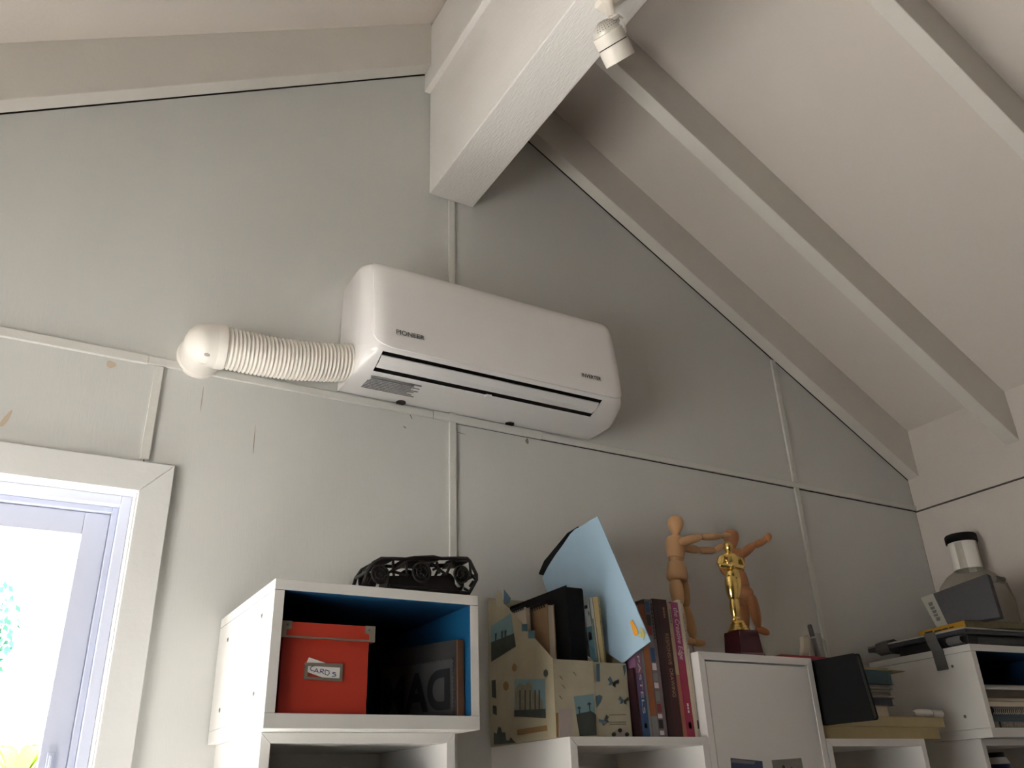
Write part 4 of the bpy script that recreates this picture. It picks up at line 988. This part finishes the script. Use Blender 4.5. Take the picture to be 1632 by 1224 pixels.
mannequin('darker wooden mannequin behind the gold trophy with one arm raised', WOOD_D, y2_, [
    ('head', (778, 210), (780, 348), 36, 46, 24, 0, 0, 1.0), ('neck', (784, 336), (796, 366), 20, 20, 22, 0, 0, 1),
    ('chest', (798, 352), (822, 500), 48, 60, 48, 0, 0, 0.85), ('waist', (820, 490), (828, 540), 38, 42, 42, 0, 0, 0.85), ('pelvis', (828, 528), (846, 660), 48, 60, 48, 0, 0, 0.85),
    ('upper_arm', (842, 410), (952, 318), 23, 27, 19, -0.016, -0.02, 1), ('forearm', (944, 330), (1045, 284), 18, 22, 14, -0.02, -0.025, 1), ('hand', (1036, 296), (1070, 240), 14, 23, 14, -0.025, -0.03, 0.7),
    ('upper_arm', (770, 400), (700, 500), 22, 26, 19, 0.022, 0.02, 1), ('forearm', (704, 494), (770, 560), 17, 21, 13, 0.02, -0.01, 1),
    ('thigh', (846, 664), (935, 706), 34, 40, 30, -0.012, -0.035, 1), ('calf', (924, 694), (986, 948), 28, 31, 15, -0.035, -0.03, 1), ('foot', (958, 944), (1066, 986), 15, 22, 13, -0.026, -0.036, 0.7),
    ('thigh', (866, 650), (876, 780), 33, 36, 26, 0.014, 0.012, 1), ('calf', (876, 772), (884, 985), 25, 28, 16, 0.012, 0.012, 1), ('foot', (870, 990), (930, 1010), 15, 20, 12, 0.012, -0.01, 0.7)],
    (hp2.x, y2_+0.02, (846, 640)))
# gold figure trophy
yt = -0.245
tp = [W(*m_(a, b), yt) for a, b in ((690, 1000), (1000, 970))]
tcx = W(1184, 1030, yt).x
ztop = W(1184, 1007, yt).z
tro = thing('trophy', 'shiny gold figure trophy on a dark maroon base', 'trophy', (tcx, yt, ZT))
ang = math.radians(38); rb0, rb1 = 0.047, 0.040
def sqr(r, z, cut=0.0): return [Vector((tcx+r*math.cos(ang+math.pi/2*i+math.pi/4*0), yt+r*math.sin(ang+math.pi/2*i), z)) for i in range(4)]
MB().loft([sqr(rb0*1.06, ZT), sqr(rb0*1.06, ZT+0.007), sqr(rb0*0.96, ZT+0.012), sqr(rb1*1.02, ztop-0.004), sqr(rb1, ztop)]).build('base', MAROON_B, tro, bevel=0.0012)
tx = lambda a, b, dy=0.0: W(*m_(a, b), yt+dy)
pxs = (W(1171, 900, yt)-W(1170, 900, yt)).length/4.706
cxp = tx(836, 960).x
cxg = (tx(836, 960)).x
pd = MB().lathe((cxg, yt, ztop), (0, 0, 1), [(0, 0.0265), (0.004, 0.0265), (0.006, 0.0225), (0.011, 0.0225), (0.013, 0.0185), (0.0175, 0.0185), (0.019, 0.015), (0.024, 0.0145), (0.026, 0.010)], 36)
pd.build('pedestal', GOLD, tro, smooth=True)
fg = MB()
def GL(a, b, r0, rm, r1, d0=0.0, d1=0.0, sx=1.0): fg.limb(tx(*a, d0), tx(*b, d1), r0*pxs, rm*pxs, r1*pxs, 16, sx=sx)
GL((748, 304), (756, 374), 16, 27, 20); fg.ball(tx(752, 338, -0.004), 25*pxs, 14, sc=(0.95, 1.05, 1.25)); fg.ball(tx(768, 352, -0.011), 5*pxs, 8)
GL((754, 360), (762, 405), 17, 17, 22)
GL((766, 388), (784, 520), 44, 47, 32, sx=0.75)                        # trunk
GL((704, 414), (832, 422), 19, 24, 19, sx=0.9)                        # shoulders
GL((704, 410), (686, 478), 17, 18, 14); GL((684, 476), (782, 482), 13, 14, 11, -0.004, -0.014)
GL((834, 416), (868, 490), 17, 18, 14); GL((868, 492), (776, 470), 13, 14, 11, -0.004, -0.015)
fg.ball(tx(786, 478, -0.019), 15*pxs, 10)
GL((784, 500), (788, 580), 33, 42, 40, sx=0.8)
GL((766, 545), (790, 740), 28, 31, 19); GL((790, 725), (808, 880), 18, 22, 12)
GL((808, 545), (808, 740), 28, 32, 19); GL((808, 725), (818, 880), 18, 22, 12)
GL((806, 872), (800, 896), 12, 16, 14, 0, -0.006); GL((820, 872), (826, 896), 12, 16, 14, 0, -0.006)
fg.build('figure', GOLD, tro, remesh=0.0011)

# ------------------------------------------------ red tray with a pen at the cabinet's right end
RED = mat('red_tray', (0.26, 0.015, 0.02), 0.4); 
ty0, ty1 = -0.308, -0.205
zr1 = W(1290, 1045.5, ty0).z; xr0 = W(1246, 1046, ty0).x; xr1 = min(W(1333, 1044, ty0).x, 1.775)
ry = thing('red_tray', 'shallow red tray behind the cabinet corner', 'tray', ((xr0+xr1)/2, -0.17, ZT))
MB().box(xr0, xr1, ty0, ty1, ZT, ZT+0.003).build('tray_bottom', RED, ry)
for q in ((xr0, xr1, ty0, ty0+0.003), (xr0, xr1, ty1-0.003, ty1), (xr0, xr0+0.003, ty0+0.003, ty1-0.003), (xr1-0.003, xr1, ty0+0.003, ty1-0.003)):
    MB().box(*q, ZT+0.003, zr1).build('tray_wall', RED, ry, bevel=0.001)
n_ = lambda a, b: (1272+a/3.03, 820+b/3.03)
yp_ = -0.262
pb_, pt_ = W(*n_(98, 690), yp_), W(*n_(55, 533), yp_); dpen = (pt_-pb_).normalized(); p0 = pb_-dpen*((pb_.z-ZT-0.006)/dpen.z)
pen = thing('marker_pen', 'grey marker pen standing in the red tray', 'pen', p0)
MB().lathe(p0, dpen, [(0, 0.0035), (0.004, 0.0065), ((pt_-p0).length*0.62, 0.0065)], 16).build('barrel', mat('pen_grey', (0.13, 0.13, 0.13), 0.3), pen, smooth=True)
MB().lathe(p0+dpen*(pt_-p0).length*0.62, dpen, [(0, 0.0058), (0.004, 0.0058)], 16).build('pen_ring', mat('pen_silver', (0.4, 0.4, 0.4), 0.3, metal=0.7), pen, smooth=True)
MB().lathe(p0+dpen*((pt_-p0).length*0.62+0.004), dpen, [(0, 0.0062), ((pt_-p0).length*0.38-0.006, 0.0056), ((pt_-p0).length*0.38-0.003, 0.004)], 16).build('cap', mat('pen_dark', (0.05, 0.05, 0.05), 0.3), pen, smooth=True)
q = [W(*n_(a, b), -0.285) for a, b in ((25, 590), (45, 580), (62, 600), (52, 700), (20, 705), (28, 640))]
for p in q: p.z = max(p.z, ZT+0.0035)
tag(MB().prism(q, (0, 0.012, 0)).build('folded_card', mat('cream_scrap', (0.36, 0.33, 0.26), 0.8)), 'small folded cream card left of the marker pen', 'card')
CLEAR = glass_mat('clear_plastic', (0.86, 0.87, 0.85), 0.12)
a_ = W(*n_(78, 690), -0.235); b2_ = W(*n_(130, 690), -0.235); ch = W(*n_(100, 585), -0.235).z
tag(MB().lathe(((a_.x+b2_.x)/2, -0.235, ZT+0.0035), (0, 0, 1), [(0, 0.019), (0.001, 0.021), (ch-ZT-0.018, 0.021), (ch-ZT-0.008, 0.012), (ch-ZT, 0.012)], 20).build('clear_bottle', CLEAR, smooth=True), 'small clear plastic bottle right of the marker pen', 'bottle')

# ================================================================== STACK on the fourth unit
Z4 = 1.6784
YELP = mat('yellow_paper', (0.40, 0.325, 0.165), 0.8, var=0.08, vscale=30); YELP2 = mat('yellow_paper_light', (0.44, 0.365, 0.20), 0.8, var=0.08, vscale=30)
def pad(name, label, cat, x0, x1, y0, y1, z0, z1, m, cover=None, grp=None):
    t = thing(name, label, cat, ((x0+x1)/2, (y0+y1)/2, z0), grp)
    MB().box(x0, x1, y0, y1, z0, z1-0.0012).build('sheets', m, t, bevel=0.0006)
    MB().box(x0-0.001, x1+0.003, y0-0.001, y1, z1-0.0012, z1).build('cover', cover or m, t)
    return t
yP = -0.300
xp1 = W(1498, 1170, yP).x; xp0 = 1.695
zt1 = W(1420, 1158, yP).z; zt2 = W(1440, 1141.5, yP).z
pad('paper_pad', 'lower yellow paper pad on the shelf unit', 'paper pad', xp0, xp1, yP, -0.05, Z4, zt1, YELP, grp='yellow paper pads')
xp2 = W(1505, 1148, yP).x
pad('paper_pad', 'upper yellow paper pad under the white tubes', 'paper pad', xp0+0.02, xp2, yP+0.002, -0.06, zt1+0.0003, zt2, YELP2, grp='yellow paper pads')
# white tubes lying on the pad
WTUBE = mat('white_tube', (0.62, 0.60, 0.59), 0.35)
zz2 = zt2+0.0003
pa = W(1456, 1136, -0.27); pb2 = W(1501, 1135, -0.27)
tb = thing('white_tube', 'small white capped tube lying on the upper yellow pad', 'tube', ((pa.x+pb2.x)/2, -0.27, zz2))
r_ = 0.0105; cz_ = zz2+r_+0.0003
MB().lathe((pa.x, -0.27, cz_), (1, 0.05, 0), [(0, 0.005), (0.008, 0.0088), (0.02, r_), ((pb2.x-pa.x)*0.6, r_)], 18).build('barrel', WTUBE, tb, smooth=True)
MB().lathe((pa.x+(pb2.x-pa.x)*0.62, -0.27+0.002, cz_), (1, 0.05, 0), [(0, 0.0094), ((pb2.x-pa.x)*0.38, 0.0094)], 18).build('cap', WTUBE, tb, smooth=True)
# books and papers in the pile behind the black sketchbook
yS = -0.245
def edge_z(u, v): return W(u, v, yS).z
pile = [('tan_notebook', 'tan notebook at the bottom of the pile beside the black sketchbook', 'notebook', 1418, 1139.5, 1124, mat('tan_cover', (0.30, 0.23, 0.13), 0.7)),
        ('navy_book', 'navy book in the pile beside the black sketchbook', 'book', 1425, 1124, 1112, mat('navy_cover', (0.020, 0.024, 0.06), 0.5, var=0.4, vscale=60)),
        ('paper_bundle', 'thick grey white paper bundle in the pile', 'paper bundle', 1424, 1112, 1090, mat('grey_paper', (0.30, 0.28, 0.25), 0.8, var=0.15, vscale=40)),
        ('teal_book', 'blue green book near the top of the pile', 'book', 1423, 1090, 1068, mat('teal_cover', (0.055, 0.11, 0.14), 0.6, var=0.35, vscale=25)),
        ('cream_folder', 'cream card folder on top of the pile', 'folder', 1440, 1068, 1058, mat('cream_folder', (0.44, 0.38, 0.23), 0.8))]
zprev = zz2
for k, (nm, lb, ct, u1, vb, vt, m) in enumerate(pile):
    z1 = max(zprev+0.006, edge_z(u1-30, vt)); x1 = W(u1, (vb+vt)/2, yS).x
    if nm == 'cream_folder':
        t = thing(nm, lb, ct, (1.83, -0.15, zprev))
        MB().hexa([(1.73, yS, zprev), (x1, yS, zprev), (x1+0.03, -0.06, zprev), (1.73, -0.04, zprev), (1.73, yS, zprev+0.006), (x1, yS-0.002, zprev+0.002), (x1+0.03, -0.06, zprev+0.003), (1.73, -0.04, zprev+0.006)]).build('sheet', m, t)
        MB().hexa([(1.74, yS+0.01, zprev+0.0063), (x1-0.05, yS+0.01, zprev+0.0063), (x1-0.02, -0.06, zprev+0.0063), (1.74, -0.05, zprev+0.0063), (1.74, yS+0.01, zprev+0.011), (x1-0.05, yS+0.01, zprev+0.008), (x1-0.02, -0.06, zprev+0.009), (1.74, -0.05, zprev+0.011)]).build('flap', m, t)
    elif nm == 'paper_bundle':
        t = thing(nm, lb, ct, (1.83, -0.15, zprev)); ns = 5; hh = (z1-zprev)/ns
        for i in range(ns): MB().box(1.735+0.002*(i % 2), x1-0.004*((i*7) % 3), yS+0.003*((i*5) % 3), -0.06, zprev+i*hh+0.0002, zprev+(i+1)*hh-0.0004).build('sheet', m, t, bevel=hh*0.35)
    else:
        t = thing(nm, lb, ct, (1.83, -0.15, zprev))
        MB().box(1.735, x1, yS, -0.06, zprev+0.0002, zprev+0.0016).build('cover', m, t); MB().box(1.735, x1, yS, -0.06, z1-0.0016, z1).build('cover', m, t)
        MB().box(1.735, x1-0.003, yS+0.003, -0.062, zprev+0.0016, z1-0.0016).build('pages', m if nm != 'tan_notebook' else PAGES, t)
    zprev = z1+0.0003
# black sketchbook standing beside the cabinet, cover facing left
xk = 1.7005
qs = [PX(u, v, xk) for u, v in ((1296, 1053), (1362, 1040), (1394, 1150.5), (1318, 1161.5))]
ytop, ybot = qs[1].y, qs[2].y
zt_b = (qs[1].z+qs[0].z)/2; zb_b = max(qs[2].z, zt1+0.0006)
sk = thing('sketchbook', 'black hardcover sketchbook standing beside the white cabinet', 'sketchbook', (xk+0.008, -0.3, zb_b))
yb0 = -0.14; rr = 0.008
def sk_outline(x, ins=0.0):
    pts = []
    a = Vector((x, ybot+ins, zb_b+ins)); b = Vector((x, ytop+ins, zt_b-ins)); c = Vector((x, yb0-ins, zt_b-ins)); d = Vector((x, yb0-ins, zb_b+ins))
    for p, q1, q2 in ((a, d, b), (b, a, c), (c, b, d), (d, c, a)):
        u1 = (q1-p).normalized()*rr; u2 = (q2-p).normalized()*rr
        for s in (0, .25, .5, .75, 1): pts.append(p+u1*(1-s)**2+u2*s**2)
    return pts
MB().prism(sk_outline(xk), (0.0022, 0, 0)).build('cover', BLACK, sk, bevel=0.0007)
MB().prism(sk_outline(xk+0.0152), (0.0022, 0, 0)).build('cover', BLACK, sk, bevel=0.0007)
MB().prism(sk_outline(xk+0.0024, 0.003), (0.0126, 0, 0)).build('pages', mat('sketch_pages', (0.10, 0.10, 0.095), 0.8), sk)

# ================================================================== CORNER CUBE BOX
ZC = 1.6786
fl_ = PZ(1579.6, 1173.5, ZC); tl_ = PZ(1545, 1025, ZC+0.231)
FLx, FLy = 2.249, -0.3635
th_ = math.radians(5.2)
ux = Vector((math.cos(th_), -math.sin(th_), 0)); uy = Vector((math.sin(th_), math.cos(th_), 0))
o5 = Vector((FLx, FLy, ZC))
def P5(u, v):                                 # where a pixel meets the cube's left side
    n = ux; d = ray(u, v); t = (o5-CAM_O).dot(n)/d.dot(n); return CAM_O+d*t
sc5 = []
for u, v in ((1518, 1062), (1538, 1142)):
    p = P5(u, v); sc5.append(((p-o5).dot(uy), p.z-ZC))
BOX2 = cube_box('storage_cube', 'white cube box with blue inside in the right corner', o5, ux, uy, 0.378, 0.355, 0.2315, 0.018, 0.0225, 0.017, sc5)
ZTOP = ZC+0.2315+0.0003
zfl = ZC+0.0228
# stack of books and notebooks inside
rows = [('book', 'grey book with printed spine at the bottom of the corner stack', 0.015, mat('stack_grey', (0.20, 0.19, 0.165), 0.6, var=0.2, vscale=60)),
        ('book', 'slate blue book second from the bottom of the corner stack', 0.017, mat('stack_blue', (0.085, 0.13, 0.17), 0.5, var=0.15, vscale=40)),
        ('spiral_notebook', 'thick black coiled notebook in the corner stack', 0.018, BLACK),
        ('book', 'light grey notebook above the coiled one in the corner stack', 0.014, mat('stack_lightgrey', (0.30, 0.28, 0.25), 0.7)),
        ('paper_pad', 'thin yellow pad in the corner stack', 0.009, YELP),
        ('book', 'dark brown book in the corner stack', 0.018, mat('stack_brown', (0.10, 0.075, 0.06), 0.6)),
        ('spiral_notebook', 'white wire spiral notebook on top of the corner stack', 0.013, mat('stack_darkgrey', (0.12, 0.115, 0.11), 0.6))]
zc_ = zfl+0.0003; e3 = Vector((0, 0, 1))
for k, (nm, lb, h, m) in enumerate(rows):
    a = o5+ux*(0.022+0.002*((k*3) % 4))+uy*(0.006+0.004*((k*5) % 3)); a.z = zc_
    w, d = 0.30-0.01*(k % 3), 0.26
    t = thing(nm, lb, 'notebook' if 'notebook' in nm else ('paper pad' if 'pad' in nm else 'book'), a+ux*w/2+uy*d/2)
    MB().obox(a, ux*w, uy*d, e3*0.0014).build('cover', m, t); MB().obox(a+e3*(h-0.0014), ux*w, uy*d, e3*0.0014).build('cover', m, t)
    pm = m if k in (0, 1, 5) else PAGES if k != 2 else MATS['black_pages']
    MB().obox(a+ux*0.001+uy*0.0015+e3*0.0014, ux*(w-0.002), uy*(d-0.003), e3*(h-0.0028)).build('pages', pm, t)
    if k in (2, 6):
        cl = MB(); x = 0.012 if k == 2 else 0.004; step = 0.0075 if k == 2 else 0.0048; r = h/2
        cm = mat('coil_tan', (0.30, 0.27, 0.22), 0.4) if k == 2 else mat('coil_silver', (0.36, 0.35, 0.33), 0.35, metal=0.6)
        while x < w-0.006:
            c = a+ux*x+uy*0.004+e3*(h/2)
            cl.tube([c+uy*(-r*1.05*math.cos(q_))+e3*(r*1.0*math.sin(q_))+ux*(0.0015*q_) for q_ in [-1.25+2.5*i/7 for i in range(8)]], 0.0013 if k == 2 else 0.0008, 5); x += step
        cl.build('wire_coil', cm, t, smooth=True)
    if k == 0:
        text('spine_lettering', 'THE FEMALE', a+ux*0.034-uy*0.0002+e3*0.0026, ux, (0, 0, 1), 0.0145, mat('cream_lettering', (0.42, 0.38, 0.30), 0.6), t, width=0.115)
        MB().obox(a+ux*0.02-uy*0.0006, ux*0.007, uy*0.0005, e3*h).build('spine_band', INK_D, t)
    zc_ += h+0.0004
# ------------------------------------------------ on top of the corner cube
CASE = mat('black_case', (0.012, 0.012, 0.013), 0.5); SLATE = mat('slate_lid', (0.035, 0.038, 0.046), 0.4)
def T5(a, b, z): return o5+ux*a+uy*b+Vector((0, 0, z-ZC))
cs1 = thing('black_case', 'black flat case lying on the corner cube', 'case', T5(0.2, 0.15, ZTOP))
MB().obox(T5(0.012, 0.010, ZTOP), ux*0.36, uy*0.235, e3*0.026).build('case_body', CASE, cs1, bevel=0.002)
MB().obox(T5(0.05, 0.0075, ZTOP+0.004), ux*0.30, uy*0.0022, e3*0.014).build('case_front', mat('case_grey', (0.035, 0.037, 0.04), 0.5, var=0.4, vscale=60), cs1)
zl1 = ZTOP+0.0265
lp = thing('laptop', 'closed dark laptop with pale edge lying on the black case', 'laptop', T5(0.2, 0.15, zl1))
bkp = PX(1426, 1021, T5(-0.01, 0.3, 0).x); 
lb_ = 0.345
MB().obox(T5(-0.006, -0.002, zl1), ux*0.37, uy*lb_, e3*0.012).build('base', SLATE, lp, bevel=0.002)
MB().obox(T5(-0.006, -0.002, zl1+0.0122), ux*0.37, uy*lb_, e3*0.0045).build('lid', mat('laptop_silver', (0.36, 0.35, 0.33), 0.4), lp, bevel=0.001)
zl2 = zl1+0.0172
# straps of grey tape
def strap(label, pts, w, wd, grp='grey straps'):
    # pts: path of (a, b, z) in the cube's frame; w: width along wd
    b = MB(); wd = Vector(wd)*w; ps = [T5(*p) for p in pts]
    for p, q in zip(ps, ps[1:]):
        n = (q-p).cross(wd).normalized()*0.0011
        b.hexa([p-n, p+wd-n, p+wd+n, p-n+n*2, q-n, q+wd-n, q+wd+n, q+n])
    return tag(b.build('grey_strap', TAPE), label, 'strap', grp)
strap('grey strap hanging down over the side of the corner cube', [(0.02, 0.092, zl2+0.0006), (-0.009, 0.092, zl2+0.0006), (-0.0095, 0.088, zl1-0.008), (-0.004, 0.083, ZTOP-0.004), (-0.0035, 0.080, ZTOP-0.055)], 0.036, uy)
strap('grey strap wrapped around the far end of the laptop', [(0.05, 0.262, zl2+0.0012), (0.02, 0.262, zl2+0.010), (-0.008, 0.262, zl2+0.0015), (-0.0095, 0.262, zl1+0.002), (-0.006, 0.264, zl1-0.006), (0.009, 0.264, zl1-0.012)], 0.046, uy)
strap('short grey strap bulging from under the laptop front', [(0.009, 0.018, zl1-0.001), (-0.006, 0.018, zl1-0.004), (-0.010, 0.018, zl1-0.013), (-0.004, 0.018, zl1-0.021), (0.010, 0.018, zl1-0.0235)], 0.044, uy)
# yellow book on the laptop
yb = thing('yellow_book', 'yellow spined book lying on the laptop', 'book', T5(0.15, 0.1, zl2))
YEL = mat('yellow_cover', (0.42, 0.22, 0.018), 0.5); PICT = mat('picture_cover', (0.10, 0.085, 0.04), 0.5, var=0.8, vscale=40)
rot2 = th_+math.radians(7); vx = Vector((math.cos(rot2), -math.sin(rot2), 0)); vy = Vector((math.sin(rot2), math.cos(rot2), 0))
yo5 = T5(0.008, 0.004, zl2+0.0003)
MB().obox(yo5, vx*0.0016, vy*0.175, e3*0.0175).build('spine', YEL, yb, bevel=0.0005)
MB().obox(yo5+vx*0.0016+e3*0.0162, vx*0.22, vy*0.175, e3*0.0013).build('cover', PICT, yb); MB().obox(yo5+vx*0.0016, vx*0.22, vy*0.175, e3*0.0013).build('cover', PICT, yb)
MB().obox(yo5+vx*0.0016+vy*0.001+e3*0.0013, vx*0.215, vy*0.173, e3*0.0149).build('pages', PICT, yb)
ym = MB()
for y0, y1, hh in ((0.150, 0.120, 0.006), (0.113, 0.085, 0.0035), (0.082, 0.062, 0.0035), (0.058, 0.040, 0.0035)):
    ym.obox(yo5+vy*y1+e3*0.006-vx*0.0005, vy*(y0-y1), e3*hh, vx*0.0003)
ym.build('spine_print', INK_D, yb)
# grey hardback leaning behind, pale spine to the left
gA, gB, gC, gD = (1468, 953), (1573, 914), (1591, 972), (1494, 1003)
yg = T5(0, 0.21, 0).y
Gp = [PX(u, v, T5(0.05, 0.15, 0).x+dx) for (u, v), dx in ((gA, 0.015), (gB, 0.03), (gC, 0.0), (gD, -0.01))]
for i in (2, 3): Gp[i].z = max(Gp[i].z, zl2+0.018)
gn = (Gp[1]-Gp[0]).cross(Gp[3]-Gp[0]).normalized()
if gn.x < 0: gn = -gn
gb = thing('grey_hardback', 'grey clothbound book with pale spine leaning behind the yellow book', 'book', (Gp[3].x, Gp[3].y, zl2))
GREYC = mat('grey_cloth', (0.062, 0.063, 0.067), 0.8, var=0.2, vscale=120, bump=0.1, bscale=300); SPN = mat('pale_spine', (0.33, 0.32, 0.28), 0.6, var=0.1, vscale=30)
Gp[3].z = Gp[2].z = zl2+0.0186
MB().hexa([Gp[3], Gp[2], Gp[2]+gn*0.018, Gp[3]+gn*0.018, Gp[0], Gp[1], Gp[1]+gn*0.018, Gp[0]+gn*0.018]).build('cover', GREYC, gb, bevel=0.0015)
def gpt(s, t, l=0.0006): return Gp[0].lerp(Gp[1], s).lerp(Gp[3].lerp(Gp[2], s), t)-gn*l
MB().prism([gpt(0, 0), gpt(0.19, 0), gpt(0.19, 1), gpt(0, 1)], -gn*0.0004).build('spine_cloth', SPN, gb)
gm = MB()
for t0, t1, s0, s1 in ((0.22, 0.33, 0.06, 0.13), (0.36, 0.44, 0.055, 0.13), (0.47, 0.56, 0.06, 0.13), (0.59, 0.66, 0.055, 0.125), (0.69, 0.80, 0.06, 0.13)):
    gm.prism([gpt(s0, t0, 0.0012), gpt(s1, t0, 0.0012), gpt(s1-0.015, t1, 0.0012), gpt(s0, t1, 0.0012)], -gn*0.0003)
gm.build('spine_print', INK, gb)
# translucent jug with a black cap behind the books
jcy = -0.190
jcx = W(1533, 866, jcy).x
JUG = glass_mat('jug_plastic', (0.80, 0.79, 0.75), 0.10)
jz = zl2+0.0005
zcap = W(1530, 853, jcy).z; zneck = W(1540, 908, jcy).z
jg = thing('plastic_jug', 'large translucent plastic jug with black cap in the corner', 'jug', (jcx, jcy, jz))
nr = 0.043*(jcy+1.794+1.1)/(2.79); zsh = zneck; H = zsh-jz
jd = Vector((0.866, -0.5, 0)); je = Vector((0.5, 0.866, 0)); jr_ = []
for h, ra, rb in ((0, 0.085, 0.05), (0.005, 0.105, 0.062), (H*0.55, 0.110, 0.065), (H*0.78, 0.100, 0.062), (H*0.92, 0.070, 0.050), (H, nr-0.0005, nr-0.0005), (zcap-jz-0.03, nr-0.001, nr-0.001)):
    jr_.append([Vector((jcx, jcy, jz+h))+jd*(ra*math.copysign(abs(math.cos(t_))**0.8, math.cos(t_)))+je*(rb*math.copysign(abs(math.sin(t_))**0.8, math.sin(t_))) for t_ in [2*math.pi*i/36 for i in range(36)]])
MB().loft(jr_, caps=False).build('bottle_body', JUG, jg, smooth=True)
MB().lathe((jcx, jcy, zsh-0.012), (0, 0, 1), [(0.012, nr+0.0016), (zcap-zsh+0.012-0.026, nr+0.0012)], 32, caps=False).build('neck_label', mat('jug_label', (0.82, 0.80, 0.76), 0.6), jg, smooth=True)
MB().lathe((jcx, jcy, zcap-0.027), (0, 0, 1), [(0, nr+0.005), (0.001, nr+0.006), (0.022, nr+0.006), (0.026, nr+0.003)], 36).build('cap', BLACK, jg, smooth=True)
lp_ = MB()
for r in range(4):
    for i in range(5 if r < 3 else 3):
        t0 = math.radians(-78+i*9+r*3); zq = zcap-0.036-r*0.0075
        p = [Vector((jcx+(nr+0.0021)*math.cos(t_), jcy+(nr+0.0021)*math.sin(t_), z_)) for t_, z_ in ((t0, zq), (t0+0.12, zq), (t0+0.12, zq+0.0032), (t0, zq+0.0032))]
        lp_.add(p, [(0, 1, 2, 3)])
lp_.build('label_print', INK, jg)['kind'] = 'stuff'
hb = [Vector((jcx, jcy, zsh-z_))+jd*a_ for a_, z_ in ((0.075, 0.03), (0.105, 0.034), (0.122, 0.055), (0.128, 0.09), (0.112, 0.115))]
MB().tube(hb, 0.009, 10).build('handle', mat('jug_handle', (0.17, 0.165, 0.15), 0.5), jg, smooth=True)

# ------------------------------------------------ bottle in the unit below the corner cube
bx = W(1590, 1212, -0.27).x; bzt = W(1588, 1207, -0.27).z
jr = thing('labelled_jar', 'white jar with navy label inside the corner shelf unit', 'jar', (bx, -0.27, 1.345))
MB().lathe((bx, -0.27, 1.3448), (0, 0, 1), [(0, 0.026), (0.003, 0.028), (bzt-1.345-0.012, 0.028), (bzt-1.345, 0.022)], 24).build('jar_body', mat('jar_white', (0.42, 0.42, 0.42), 0.4), jr, smooth=True)
MB().lathe((bx, -0.27, bzt-0.075), (0, 0, 1), [(0, 0.0285), (0.058, 0.0285)], 24).build('jar_label', mat('jar_navy', (0.02, 0.03, 0.12), 0.4), jr, smooth=True)
MB().lathe((bx, -0.27, bzt), (0, 0, 1), [(0, 0.020), (0.010, 0.020), (0.012, 0.017)], 24).build('cap', BLACK, jr, smooth=True)
text('label_lettering', 'JE', (bx-0.012, -0.27-0.0287, bzt-0.045), (1, 0, 0), (0, 0, 1), 0.02, LET_W, jr, off=0.0008)

for o in bpy.data.objects:
    if '_o' in o: del o['_o']
